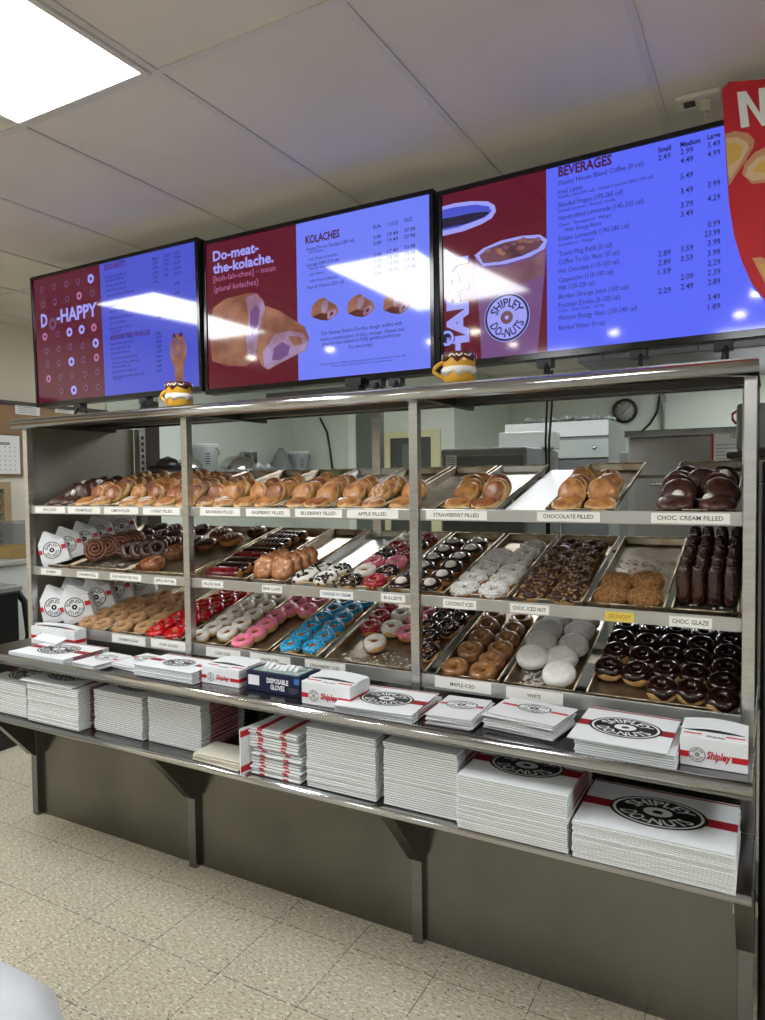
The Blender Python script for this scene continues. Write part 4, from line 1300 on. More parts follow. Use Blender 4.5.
for r, (kd, d) in enumerate(((LR, 'red sprinkled'), (LD, 'plain dark chocolate'), (LD, 'plain dark chocolate'), (LR, 'red sprinkled'), (LD, 'plain dark chocolate'), (LN, 'nut covered'), (LW, 'white striped chocolate'), (LW, 'white striped chocolate'), (LW, 'white striped chocolate'))):
    kd.put(pose('M', -1.83 + .004 * (r % 3) - .004 * r, .045 + .058 * r, spin=random.uniform(-.06, .06), tilt=.2 if r < 8 else 0, piv=.026), '%s filled bar, %s from front in the ladder of bars' % (d, ordn(r)), 'doughnut', 'filled bars laid in a ladder')
CL = Kind([claw_proto(s) for s in (0, 1)])
for r, v in enumerate((.05, .085, .12, .155)):
    for c, X in enumerate((-1.637, -1.556)):
        if c == 0 and r == 3: continue
        M = pose('M', X + .012 * r, v, spin=0) @ Matrix.Translation((0, 0, .052)) @ Matrix.Rotation(0.95, 4, 'X') @ Matrix.Translation((0, 0, -.017)) @ Matrix.Diagonal((.72, 1, 1, 1))
        CL.put(M, 'tan glazed bear claw leaning upright, %s from front in %s row' % (ordn(r), ('left', 'right')[c]), 'pastry', 'bear claws leaning together')
CRL = Kind([roll_proto('cinnamon_roll', cinn, 0.06, 0.034, s) for s in (0, 2)])
for r, (X, v) in enumerate(((-2.645, .13), (-2.605, .165), (-2.56, .20), (-2.52, .235))):
    M = pose('M', X, v, spin=0) @ Matrix.Translation((0, 0, .056)) @ Matrix.Rotation(0.65, 4, 'Z') @ Matrix.Rotation(1.05, 4, 'X') @ Matrix.Translation((0, 0, -.015))
    CRL.put(M, 'dark brown cinnamon roll on edge, %s from the white bags' % ordn(r), 'pastry', 'cinnamon rolls standing on edge')
BR = ring('brown_twist_ring', cinn, cinn_d, ro=0.045, h=0.03, topname='glaze')
for r, (X, v) in enumerate(((-2.475, .17), (-2.435, .185), (-2.395, .20), (-2.355, .215))):
    M = pose('M', X, v, spin=0) @ Matrix.Translation((0, 0, .043)) @ Matrix.Rotation(0.6, 4, 'Z') @ Matrix.Rotation(1.0, 4, 'X') @ Matrix.Translation((0, 0, -.015))
    BR.put(M, 'brown glazed ring on edge, %s right of the cinnamon rolls' % ordn(r), 'doughnut', 'brown rings standing on edge')
DK = Kind([puff_proto('dark_glazed_roll', [cinn_d, cinn], 0.048, 0.042, s, drizzle=white_ic if s == 1 else None) for s in (1, 2, 3)])
i = 0
for v in (.31, .40, .49):
    for X in (-2.62, -2.53, -2.44, -2.36):
        DK.put(pose('M', X, v, tilt=.3), 'dark brown glazed roll behind the cinnamon rolls, row %s, %s from left' % (('nearest', 'middle', 'farthest')[i // 4], ordn(i % 4)), 'pastry', 'dark rolls at the back of the middle shelf')
        i += 1
FR = Kind([roll_proto('apple_fritter', mat('fritter_brown', (150, 92, 52), .35, rgb2=(92, 50, 28), scale=30, coat=.3, bump=.4, bscale=50), 0.064, 0.040, s, edge=golden) for s in (1, 3)])
FW = Kind([puff_proto('iced_roll', [cinn, dough], 0.056, 0.046, s, drizzle=white_ic) for s in (1,)])
for X, v, kd, d in ((-2.245, .075, FR, 'brown coiled fritter alone at the front of its pan'), (-2.265, .235, FR, 'brown coiled fritter second from the front of its pan'), (-2.18, .33, DK, 'dark glazed roll third in the fritter pan'), (-2.10, .40, FW, 'large white drizzled roll right of the left middle post'),
                    (-2.28, .36, DK, 'dark glazed roll fourth at left of the fritter pan'), (-2.21, .46, FW, 'white drizzled roll at the back of the fritter pan'), (-2.05, .52, DK, 'dark glazed roll at the back right of the fritter pan')):
    kd.put(pose('M', X, v, tilt=.1), d, 'pastry', 'rolls in the fritter pan')

# top shelf: filled rolls leaning in rows
GO = Kind([puff_proto('golden_filled_doughnut', [golden, band], 0.044, 0.042, s, drizzle=(white_ic if s == 2 else None)) for s in (1, 2, 3, 4)] + [puff_proto('golden_filled_doughnut', [brown_top, band], 0.043, 0.040, s) for s in (5, 6)])
BY = Kind([puff_proto('berry_filled_doughnut', [purple, band], 0.044, 0.046, s) for s in (5, 6)])
CD = Kind([puff_proto('chocolate_filled_doughnut', [cream_coat, cream_coat], 0.046, 0.046, s, blob=(white_ic if s == 2 else None)) for s in (1, 2, 3)])
top_cols = [(-2.79, 6, CD, 'chocolate filled doughnut', 'left end of the case'), (-2.70, 6, CD, 'chocolate filled doughnut', 'second row from the left end'),
            (-2.60, 8, GO, 'golden filled doughnut', 'first golden row'), (-2.50, 8, GO, 'golden filled doughnut', 'second golden row'), (-2.40 + .06, 8, GO, 'golden filled doughnut', 'third golden row'), (-2.24, 8, GO, 'golden filled doughnut', 'fourth golden row'),
            (-2.125, 7, GO, 'golden filled doughnut', 'fifth golden row'), (-2.025, 6, GO, 'golden filled doughnut', 'row just left of the post'),
            (-1.915, 6, GO, 'golden filled doughnut', 'row just right of the left middle post'), (-1.825, 4, GO, 'golden filled doughnut', 'left bavarian row'), (-1.715, 4, GO, 'golden filled doughnut', 'left raspberry row'), (-1.62, 5, GO, 'golden filled doughnut', 'right raspberry row'),
            (-1.495, 5, GO, 'golden filled doughnut', 'left blueberry row'), (-1.40, 5, GO, 'golden filled doughnut', 'middle blueberry row'), (-1.275, 4, GO, 'golden filled doughnut', 'left apple row'), (-1.17, 4, GO, 'golden filled doughnut', 'right apple row'), (-1.06, 3, GO, 'golden filled doughnut', 'row behind the right middle post'),
            (-0.868, 5, GO, 'golden filled doughnut', 'left strawberry row'), (-0.772, 4, GO, 'golden filled doughnut', 'right strawberry row'), (-0.53, 6, GO, 'golden filled doughnut', 'left chocolate filled row'), (-0.432, 5, GO, 'golden filled doughnut', 'right chocolate filled row'),
            (-0.225, 5, CD, 'chocolate coated cream doughnut', 'left cream row'), (-0.123, 5, CD, 'chocolate coated cream doughnut', 'right cream row')]
for X, n, kd, d, wh in top_cols:
    for r in range(n):
        k = kd
        if kd is GO and X < -1.9 and random.random() < .22: k = BY
        ln = 0.12 if r == 0 else random.uniform(.55, 1.1)
        v = .047 if r == 0 else .060 + .046 * r
        M = pose('T', X + random.uniform(-.010, .010), v, spin=0)
        if r == 0:
            M = M @ Matrix.Rotation(.12, 4, 'X')
        else:
            M = M @ Matrix.Translation((0, 0, .0435)) @ Matrix.Rotation(random.uniform(-.35, .35), 4, 'Z') @ Matrix.Rotation(ln, 4, 'X') @ Matrix.Translation((0, 0, -.024))
        M = M @ Matrix.Rotation(random.random() * 6, 4, 'Z')
        k.put(M, '%s%s, %s from front in %s' % ('berry glazed ' if k is BY else '', d if k is not BY else 'filled doughnut', ordn(r), wh), 'doughnut', 'filled doughnuts on the top shelf')
CD.put(pose('T', -.173, .20, spin=0) @ Matrix.Translation((0, 0, .045)) @ Matrix.Rotation(1.35, 4, 'X') @ Matrix.Rotation(.4, 4, 'Y') @ Matrix.Translation((0, 0, -.02)), 'chocolate coated cream doughnut standing between the two cream rows', 'doughnut', 'filled doughnuts on the top shelf')

for kd in ALLK:                  # drop models that found no place
    for o, u in zip(kd.p, kd.used):
        if not u:
            for c in list(o.children): bpy.data.objects.remove(c)
            bpy.data.objects.remove(o)

# crumbs nobody could count
rnd = random.Random(5)
for sh, X0, X1, v0, v1, n, s, cw in (('M', -.22, -.08, .02, .09, 16, .004, 'white flecks before the chocolate bars'), ('M', -.44, -.27, .2, .42, 90, .0035, 'brown crumbs behind the crunchy doughnuts'), ('B', -1.33, -.99, .02, .13, 70, .004, 'pale sprinkles spilled in the wide sprinkle pan'), ('B', -.67, -.53, .02, .14, 120, .005, 'powdered sugar spilled before the powdered doughnuts'), ('M', -2.6, -2.3, .03, .13, 70, .004, 'white sugar flecks before the cinnamon rolls')):
    bm = NB()
    for k in range(n):
        X, v = rnd.uniform(X0, X1), rnd.uniform(v0, v1)
        M = Matrix.Translation((X, 2.03 + v, zf(sh, 2.03 + v) + .0012)) @ Matrix.Rotation(slope(sh), 4, 'X') @ Matrix.Rotation(rnd.random() * 6, 4, 'Z')
        q = s * rnd.uniform(.4, 1.3)
        box(bm, -q, q, -q * .7, q * .7, 0, .0012, {('M', -.44): 1}.get((sh, X0), 0), M)
    o = obj('crumbs', bm, [coco_m, nut_m])
    tag(o, cw, 'crumbs', kind='stuff')

# ------------------------------------------------------------------ white paper bags on the left of the case
paper = mat('white_paper', (226, 228, 230), 0.7, bump=0.25, bscale=25)


def paper_bag(W, D, Hh, seed, M, label, group):
    """filled paper bag, mouth pinched into a slanting peak, badge and red tab on its front"""
    rnd = random.Random(seed)
    bm = NB()
    pk = -0.18 * W
    lv = [(0.0, 1.0, 1.0), (0.12, 1.03, 1.06), (0.5, 1.0, .95), (0.68, .96, .75)]
    rows = []
    for k, (t, sx, sy) in enumerate(lv):
        row = []
        for (x, y) in ((-1, -1), (-.35, -1.08), (.35, -1.08), (1, -1), (1.04, 0), (1, 1), (0, 1.05), (-1, 1), (-1.04, 0)):
            j = 0.02 * W * (rnd.random() - .5)
            row.append(bm.verts.new((x * W / 2 * sx + j, y * D / 2 * sy + j * .5, t * Hh)))
        rows.append(row)
    top = [(-W * .42, -.10 * D, .74), (pk, -.10 * D, 1.04), (pk + .10 * W, -.10 * D, 1.03), (W * .46, -.08 * D, .70), (W * .48, 0, .69), (W * .46, .08 * D, .70), (pk + .05 * W, .1 * D, 1.04), (-W * .42, .10 * D, .74), (-W * .44, 0, .73)]
    rows.append([bm.verts.new((x, y, z * Hh)) for x, y, z in top])
    n = 9
    for a, b in zip(rows, rows[1:]):
        for i in range(n): bm.faces.new((a[i], a[(i + 1) % n], b[(i + 1) % n], b[i]))
    bm.faces.new(rows[0][::-1])
    bm.faces.new(rows[-1])
    bmesh.ops.recalc_face_normals(bm, faces=bm.faces[:])
    o = obj('paper_bag', bm, paper)
    o.matrix_world = M
    tag(o, label, 'paper bag', group)
    yf = -D / 2 * 1.13
    bm = NB()
    Mf = Matrix.Translation((-.02 * W, yf - .0015, Hh * .42)) @ Matrix.Rotation(PI / 2, 4, 'X')
    emblem(bm, W * .34, Mf, dark=0, light=1, style='line', e=0.0003)
    obj('printed_badge', bm, [black_print, white_print], o)
    bm = NB()
    box(bm, W * .34, W * .5, yf - .001, yf + .004, Hh * .38, Hh * .50)
    obj('red_band', bm, red_print, o)
    bm = NB()
    box(bm, -W * .5, -W * .40, yf - .001, yf + .004, Hh * .38, Hh * .50)
    obj('red_band', bm, red_print, o)
    return o


for i, (X, v, rz) in enumerate(((-2.812, .050, .75), (-2.805, .125, .75), (-2.79, .205, .75), (-2.785, .285, .75), (-2.76, .395, .8))):
    y = 2.03 + v
    M = Matrix.Translation((X, y + .0, zf('M', y) + .002)) @ Matrix.Rotation(slope('M'), 4, 'X') @ Matrix.Rotation(rz, 4, 'Z') @ Matrix.Translation((0, 0, .010)) @ Matrix.Rotation(-.30, 4, 'X') @ Matrix.Rotation(-.12, 4, 'Y')
    paper_bag(.115, .05, .15, i, M, 'white badge printed paper bag on middle shelf, %s from the front' % ordn(i), 'white paper bags on the middle shelf')
for i, (X, v, rz, s) in enumerate(((-2.80, .055, .55, 1.0), (-2.69, .075, .6, 1.0), (-2.80, .155, .5, 1.0), (-2.68, .18, .65, 1.0), (-2.665, .275, .65, .96), (-2.62, .37, .65, .92), (-2.775, .26, .5, 1.0))):
    y = 2.03 + v
    M = Matrix.Translation((X, y, zf('B', y) + .002)) @ Matrix.Rotation(slope('B'), 4, 'X') @ Matrix.Rotation(rz, 4, 'Z') @ Matrix.Translation((0, 0, .010)) @ Matrix.Rotation(-.22, 4, 'X') @ Matrix.Rotation(-.1, 4, 'Y') @ Matrix.Scale(s, 4)
    paper_bag(.13, .07, .165, 10 + i, M, 'white badge printed paper bag on bottom shelf, %s' % ['front left one', 'front right one', 'second behind on the left', 'third, left of cake rings', 'fourth towards the back', 'farthest back by the empty pan', 'partly hidden between others'][i], 'white paper bags on the bottom shelf')

# ------------------------------------------------------------------ flat bakery boxes
CZ, LZ = 0.8008, 0.5788


def box_mesh(W, D, t, ends=True, stripes=None, band_top=False):
    """one folded flat carton: two plies with a groove; red printed band on its ends, front stripes or across its top"""
    bm = NB()
    box(bm, -W / 2, W / 2, 0, D, t * .42, t, 0)
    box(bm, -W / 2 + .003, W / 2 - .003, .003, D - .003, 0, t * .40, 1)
    if ends:
        for sx in (-1, 1):
            x = sx * (W / 2 + .0002)
            quad(bm, (x, D * .2, t * .42), (x, D * .85, t * .42), (x, D * .85, t), (x, D * .2, t), 2)
    for s in stripes or ():
        quad(bm, (s - .010, -.0002, t * .42), (s + .010, -.0002, t * .42), (s + .010, -.0002, t), (s - .010, -.0002, t), 2)
        if band_top: quad(bm, (s - .010, 0, t + .0003), (s + .010, 0, t + .0003), (s + .010, D, t + .0003), (s - .010, D, t + .0003), 2)
    if band_top and not stripes:
        for a, b in ((-.5, -.29), (.29, .5)):
            quad(bm, (a * W, D * .42, t + .0003), (b * W, D * .42, t + .0003), (b * W, D * .58, t + .0003), (a * W, D * .58, t + .0003), 2)
        quad(bm, (-.5 * W, D - .012, t + .0003), (.5 * W, D - .012, t + .0003), (.5 * W, D - .004, t + .0003), (-.5 * W, D - .004, t + .0003), 2)
    me = bpy.data.meshes.new('flat_box')
    bm.to_mesh(me)
    bm.free()
    for m in (white_card, gap_shade, dark_red if not stripes else red_print): me.materials.append(m)
    return me


def badge_on(o, W, D, t, R, style='solid', y=.5, rz=0.0):
    bm = NB()
    emblem(bm, 1.0, Matrix.Identity(4), style=style)
    b = obj('printed_badge', bm, [black_print, white_print], o)
    b.matrix_local = Matrix.Translation((0, D * y, t + .0004)) @ Matrix.Rotation(rz, 4, 'Z') @ Matrix.Diagonal((R * 1.18, R * .86, 1, 1))
    return b


def stack(X0, X1, Y0, D, zbase, ztop, n, desc, group, rz=0.0, jit=.002, top_badge=True, stripes=None, top_tilt=None, name='flat_box', noun='flat white bakery box', lean=0.0, R=None):
    W = X1 - X0
    pitch = (ztop - zbase) / n
    t = pitch - .0002
    me = box_mesh(W, D, t, ends=stripes is None, stripes=stripes)
    met = box_mesh(W, D, t, ends=stripes is None, stripes=stripes, band_top=True)
    rnd = random.Random(int(abs(X0) * 1000))
    first = None
    top = None
    for k in range(n):
        if k == n - 1:
            o = bpy.data.objects.new(name, met)
            COL.objects.link(o)
            top = o
        elif first is None:
            o = first = bpy.data.objects.new(name, me)
            COL.objects.link(o)
        else:
            o = first.copy()
            COL.objects.link(o)
        dx, dy, dr = rnd.uniform(-jit, jit), rnd.uniform(-jit, jit) * 1.2, rnd.uniform(-1, 1) * jit * 1.5
        z = zbase + k * pitch
        M = Matrix.Translation(((X0 + X1) / 2 + dx + lean * k, Y0 + dy, z)) @ Matrix.Rotation(rz + dr, 4, 'Z')
        if k == n - 1 and top_tilt:
            M = Matrix.Translation(((X0 + X1) / 2 + top_tilt[0], Y0 + top_tilt[1], z + .0006)) @ Matrix.Rotation(rz + top_tilt[2], 4, 'Z') @ Matrix.Rotation(top_tilt[3], 4, 'X')
        o.matrix_world = M
        pos = n - 1 - k
        tag(o, '%s, %s %s' % (noun, 'topmost of' if pos == 0 else ordn(pos) + ' from top of', desc), 'flat box', group)
    if top_badge and top is not None: badge_on(top, W, D, t, R or min(W, D) * .36)
    return top


G = 'flat white boxes on the lower shelf'
stack(-.409, -.060, 1.664, .262, LZ, .668, 19, 'the rightmost lower stack', G, jit=.0018, R=.095)
stack(-.706, -.420, 1.667, .27, LZ, .722, 24, 'the second lower stack from right', G, R=.085)
stack(-.940, -.718, 1.70, .26, LZ, .757, 27, 'the third lower stack from right', G)
stack(-1.200, -.966, 1.697, .26, LZ, .758, 27, 'the tall lower stack right of striped boxes', G)
stack(-1.408, -1.222, 1.70, .24, LZ, .722, 17, 'the red striped lower stack', 'striped boxes on the lower shelf', jit=.006, stripes=(-.05, .04), lean=-.0006, noun='small red striped flat box', top_badge=False)
stack(-1.905, -1.66, 1.745, .22, LZ, .738, 24, 'the lower stack left of the paper pile', G)
stack(-2.172, -1.925, 1.735, .23, LZ, .732, 22, 'the third lower stack from left', G)
stack(-2.495, -2.205, 1.692, .26, LZ, .738, 23, 'the second lower stack from left', G, top_tilt=(-.03, -.005, .03, .012))
stack(-2.80, -2.515, 1.70, .26, LZ, .705, 18, 'the leftmost lower stack', G)
# one box standing upright against the striped stack
me = box_mesh(.145, .20, .006, ends=False, stripes=(-.055, .055), band_top=True)
o = bpy.data.objects.new('flat_box', me)
COL.objects.link(o)
o.matrix_world = Matrix.Translation((-1.4215, 1.735, LZ + .0735)) @ Matrix.Rotation(-.12, 4, 'Z') @ Matrix.Rotation(PI / 2, 4, 'Y') @ Matrix.Rotation(PI, 4, 'Z') @ Matrix.Translation((0, -.13, 0))
tag(o, 'white flat box standing upright against the red striped stack', 'flat box', 'striped boxes on the lower shelf')
# little pile of papers beside it
me = box_mesh(.20, .11, .0068, ends=False)
me.materials[0] = mat('cream_paper', (222, 218, 200), 0.7)
for k in range(4):
    o = bpy.data.objects.new('folded_bag', me)
    COL.objects.link(o)
    o.matrix_world = Matrix.Translation((-1.55 + .004 * k, 1.686 + .003 * (k % 2), LZ + .0072 * k)) @ Matrix.Rotation(-.06 + .03 * k, 4, 'Z')
    tag(o, 'cream folded paper bag, %s up in the small pile by the striped boxes' % ordn(k), 'paper bag', 'small cream paper pile on the lower shelf')

G2 = 'flat white boxes on the serving counter'
stack(-.418, -.186, 1.728, .225, CZ, .846, 8, 'the tilted counter stack at right', G2, top_tilt=(-.018, -.006, -.03, .05), R=.075)
stack(-1.122, -.870, 1.735, .215, CZ, .829, 5, 'the counter stack between carton and paper bags', G2, rz=.02, top_tilt=(.0, -.006, .04, .012), R=.072)
stack(-1.983, -1.705, 1.755, .17, CZ, .843, 8, 'the counter stack left of the small carton', G2, R=.055)
stack(-2.62, -2.30, 1.705, .21, CZ, .832, 6, 'the badge topped counter stack at far left', G2, rz=.02, R=.08)

G3 = 'flat paper bags on the serving counter'


def bag_pile(X, Y, W, D, n, t, rz, desc, badge=True):
    me = box_mesh(W, D, t - .0003, ends=False)
    me.materials[0] = paper
    rnd = random.Random(int(abs(X) * 977))
    for k in range(n):
        o = bpy.data.objects.new('flat_paper_bag', me)
        COL.objects.link(o)
        o.matrix_world = Matrix.Translation((X + rnd.uniform(-.005, .005), Y + rnd.uniform(-.005, .005), CZ + t * k)) @ Matrix.Rotation(rz + rnd.uniform(-.05, .05), 4, 'Z')
        tag(o, 'flat white paper bag, %s %s' % ('topmost of' if k == n - 1 else ordn(n - 1 - k) + ' from top of', desc), 'paper bag', G3)
    if badge:
        b = badge_on(o, W, D, t, .042, 'line', .6)
        for a, c in ((-.48, -.22), (.22, .48)):
            bm = NB(); box(bm, a * W, c * W, D * .56, D * .64, t - .0003, t + .0002)
            obj('red_band', bm, red_print, o)


bag_pile(-.585, 1.795, .20, .16, 9, .0052, -.12, 'the bag pile left of tilted boxes')
bag_pile(-.772, 1.765, .135, .19, 6, .0052, .05, 'the narrow bag pile in counter middle')
bag_pile(-2.215, 1.725, .13, .17, 4, .006, -.10, 'the small bag pile at counter left')
bag_pile(-2.075, 1.790, .15, .16, 4, .005, -.05, 'the low bag pile at counter left')


def carton(X0, X1, Y0, D, h, rz, label, openlid=True):
    W = X1 - X0
    t = empty('donut_carton', ((X0 + X1) / 2, Y0, CZ), (0, 0, rz))
    tag(t, label, 'carton', 'small printed cartons on the serving counter')
    bm = NB(); box(bm, -W / 2, W / 2, 0, D, 0, h, bev=.0015)
    obj('body', bm, white_card, t)
    bm = NB()
    box(bm, -W / 2, -W * .36, -.0006, .0002, h * .30, h * .50)
    obj('red_band', bm, red_print, t)
    bm = NB(); box(bm, W * .27, W / 2, -.0006, .0002, h * .30, h * .50)
    box(bm, W / 2 - .0002, W / 2 + .0006, 0.001, D * .95, h * .30, h * .50)
    obj('red_band', bm, red_print, t)
    bm = NB(); emblem(bm, h * .26, Matrix.Translation((-W * .24, -.0008, h * .42)) @ Matrix.Rotation(PI / 2, 4, 'X'), style='line', e=.0003)
    obj('printed_badge', bm, [grey_print, white_print], t)
    bm = NB(); text(bm, 'Shipley', Matrix.Translation((-W * .10, -.0012, h * .33)) @ Matrix.Rotation(PI / 2, 4, 'X'), h * .36, width=W * .36, bold=.03, shear=.25)
    obj('lettering', bm, red_print, t)
    # arched tear-open lid, a dark slab painting the shade in the gap under it
    bm = NB()
    n = 10
    A = [(-W / 2 + W * i / n, h + .004 + .007 * math.sin(PI * i / n)) for i in range(n + 1)]
    pts = A + [(x, z - .003) for x, z in A[::-1]]
    prism(bm, pts, D * .35, D * .96)
    obj('lid_flap', bm, white_card, t)
    bm = NB(); box(bm, -W * .46, W * .46, D * .37, D * .95, h, h + .0035)
    obj('lid_gap_shade', bm, dark_plastic, t)
    for a, b in ((-.46, -.18), (.18, .46)):
        bm = NB(); box(bm, a * W, b * W, D * .18, D * .24, h - .0002, h + .0006)
        obj('red_band', bm, red_print, t)
    bm = NB(); text(bm, 'Shipley', Matrix.Translation((-W * .12, D * .08, h + .0006)), D * .14, width=W * .30, bold=.02, shear=.25)
    obj('lettering', bm, grey_print, t)
    return t


carton(-.184, -.040, 1.79, .13, .070, 0.02, 'small white carton with red script at the right end of the counter')
carton(-1.262, -1.088, 1.765, .12, .070, 0.0, 'small white carton with red script right of the glove box')
carton(-1.705, -1.540, 1.80, .13, .058, 0.0, 'small white carton with red script left of the glove box')
# far-left carton with a folded sheet on it
c = carton(-2.80, -2.52, 1.925, .06, .075, 0.0, 'white carton behind the boxes at the far left of the counter')
bm = NB(); box(bm, -.09, .09, 0, .05, 0, .004); box(bm, -.09, .09, .046, .05, .004, .03)
o = obj('folded_card', bm, white_card, loc=(-2.62, 1.86, CZ + .034), rot=(.35, 0, -.1))
tag(o, 'folded white card leaning on boxes at the far left of the counter', 'card')

# disposable glove box
navy = mat('glove_box_navy', (20, 28, 62), 0.4)
t = empty('glove_box', (-1.405, 1.805, CZ))
tag(t, 'dark navy box of disposable gloves standing between two white cartons', 'glove box')
W, D, h = .215, .12, .064
bm = NB(); box(bm, -W / 2, W / 2, 0, D, 0, h, bev=.0015); obj('body', bm, navy, t)
bm = NB(); box(bm, -W * .46, -W * .25, -.0006, .0002, h * .30, h * .80); obj('white_label', bm, white_print, t)
bm = NB(); text(bm, 'DISPOSABLE', Matrix.Translation((0.02, -.0006, h * .52)) @ Matrix.Rotation(PI / 2, 4, 'X'), h * .34, width=W * .40, align='C', bold=.04)
text(bm, 'GLOVES', Matrix.Translation((0.02, -.0006, h * .20)) @ Matrix.Rotation(PI / 2, 4, 'X'), h * .34, width=W * .26, align='C', bold=.04)
obj('lettering', bm, white_print, t)
bm = NB(); box(bm, W * .40, W * .485, -.0006, .0002, h * .62, h * .9); obj('blue_seal', bm, mat('seal_blue', (60, 120, 190), .5), t)
bm = NB()
for i, ln in enumerate((.16, .18, .13)): box(bm, W * .30, W * (.30 + ln), -.0006, .0002, h * (.36 - .1 * i), h * (.39 - .1 * i))
obj('small_print', bm, grey_card, t)
bm = NB(); box(bm, -W * .42, W * .42, D * .12, D * .88, h - .0002, h + .0008); obj('top_print', bm, mat('glove_top', (176, 190, 190), .5, rgb2=(120, 150, 130), scale=30), t)
rnd = random.Random(2)
for i in range(7):
    bm = NB(); path(bm, [(-.06 + .02 * i, D * .3, h), (-.055 + .02 * i, D * .45, h + .010 + .006 * rnd.random()), (-.05 + .02 * i, D * .7, h + .001)], .007, 7)
    obj('glove', bm, white_print, t)

# ------------------------------------------------------------------ doughnut mugs on the canopy
mug_y = mat('mug_yellow', (226, 170, 40), 0.3, coat=.4); mug_w = mat('mug_white_icing', (236, 232, 220), 0.35); mug_b = mat('mug_brown_icing', (92, 44, 26), 0.25, coat=.4)


def mug(X, Y, label):
    t = empty('doughnut_mug', (X, Y, 1.7722))
    tag(t, label, 'mug', 'doughnut shaped mugs on top of the case')
    bm = NB()
    lathe(bm, [(.0, 0), (.038, 0), (.048, .010), (.051, .028), (.049, .046), (.047, .05), (.05, .058), (.050, .078), (.046, .092), (.043, .092), (.041, .05), (.0, .03)], 32)
    obj('body', bm, mug_y, t)
    for nm, z0, z1, r, m, ph in (('white_icing', .030, .056, .0525, mug_w, 0), ('brown_icing', .073, .098, .0515, mug_b, 1)):
        bm = NB()
        lathe(bm, [(r - .004, z0 + .004), (r, z0), (r + .0012, (z0 + z1) / 2), (r - .001, z1 - .004), (r - .006, z1)], 40,
              wob=lambda k, a, ph=ph: (.006 * math.sin(7 * a + ph) + .003 * math.sin(11 * a)) if k < 2 else 0, cap=False)
        if nm == 'brown_icing':
            rnd = random.Random(4)
            for i in range(16):
                a = rnd.random() * 6.28
                box(bm, -.006, .006, -.0015, .001, -.002, .002, 1, Matrix.Translation((r * math.cos(a) * 1.02, r * math.sin(a) * 1.02, .086)) @ Matrix.Rotation(a + PI / 2, 4, 'Z') @ Matrix.Rotation(rnd.random() * 3, 4, 'Y'))
        obj(nm, bm, [m, mug_w], t)
    bm = NB()
    path(bm, [(-.044 - .034 * math.sin(PI * i / 10), 0, .022 + .054 * i / 10 + 0) for i in range(11)], .0065, 8)
    obj('handle', bm, mug_y, t, rot=(0, 0, .25))


mug(-2.005, 2.03, 'yellow and white doughnut mug in front of the leftmost screen')
mug(-.842, 2.03, 'yellow and white doughnut mug below the seam of two screens')

# ------------------------------------------------------------------ ceiling outlet with its plug
t = empty('ceiling_outlet', (-.205, 2.40, CEIL))
tag(t, 'white ceiling outlet with a plug above the rightmost screen', 'outlet')
bm = NB(); box(bm, -.062, .062, -.035, .035, -.016, -.0005, bev=.003); obj('plate', bm, mat('outlet_white', (220, 218, 210), .4), t)
bm = NB(); box(bm, -.04, -.008, -.018, .018, -.0185, -.016, bev=.001); obj('socket', bm, dark_plastic, t)
bm = NB(); box(bm, .008, .038, -.014, .014, -.052, -.016, bev=.004); tube(bm, (.023, 0, -.052), (.023, 0, -.066), .008, .005); obj('plug', bm, mat('plug_cream', (212, 206, 190), .4), t)
bm = NB(); path(bm, [(.023, 0, -.064), (.021, .005, -.09), (.024, .02, -.12), (.02, .04, -.16), (.02, .05, -.3)], .004); obj('cord', bm, MATS['plug_cream'], t)

# ------------------------------------------------------------------ kitchen behind the case
k_grey = mat('kitchen_grey_steel', (138, 142, 140), .4, .3, var=.06, scale=3)
k_dark = mat('kitchen_dark_steel', (104, 108, 108), .4, .3, var=.08, scale=3)
k_white = mat('kitchen_white_enamel', (214, 220, 216), .4)
k_plast = mat('bucket_plastic', (214, 222, 224), .4)


def rng_box(X0, X1, Y0, Y1, z0, z1): 
    bm = NB(); box(bm, X0, X1, Y0, Y1, z0, z1, bev=.004); return bm


# long wall shelf on the left kitchen wall
sx0 = XL + .013
t = empty('wall_shelf', (sx0, 5.5, 1.56))
tag(t, 'steel shelf along the kitchen side wall carrying buckets and bowls', 'shelf')
bm = NB(); box(bm, 0, .42, -.68, 1.05, 0, .03); box(bm, .40, .42, -.68, 1.05, .03, .05); obj('board', bm, k_grey, t)
for y in (-.5, .2, .9):
    bm = NB(); prism(bm, [(0, 0), (.36, 0), (0, -.3)], y - .01, y + .01); obj('bracket', bm, k_grey, t)


def bucket(X, Y, r, h, label, dy=0):
    t = empty('plastic_bucket', (X, Y, 1.5905), (0, 0, dy))
    tag(t, label, 'bucket', 'white plastic buckets on the kitchen shelf')
    bm = NB(); lathe(bm, [(0, 0), (r * .86, 0), (r * .98, h * .86), (r * 1.05, h * .87), (r * 1.05, h * .90), (r * .99, h * .91)], 28); obj('body', bm, k_plast, t)
    bm = NB(); lathe(bm, [(r * .99, h * .912), (r * 1.06, h * .915), (r * 1.06, h * .97), (r * .95, h), (0, h)], 28); obj('lid', bm, k_white, t)
    bm = NB(); path(bm, [(r * 1.04 * math.cos(a), r * 1.04 * math.sin(a), h * (.84 - .25 * math.sin(a / 1.0))) for a in [i * PI / 10 for i in range(11)]], .004); obj('handle', bm, k_grey, t)
    bm = NB()
    for i in range(5): box(bm, -.02, .02, -r * .97, -r * .955, h * .62 - i * h * .09, h * .65 - i * h * .09)
    obj('label_print', bm, dark_plastic, t, rot=(0, 0, .9))


def Yside(px, X):
    r = ray(px, 465)
    return X * r.y / r.x


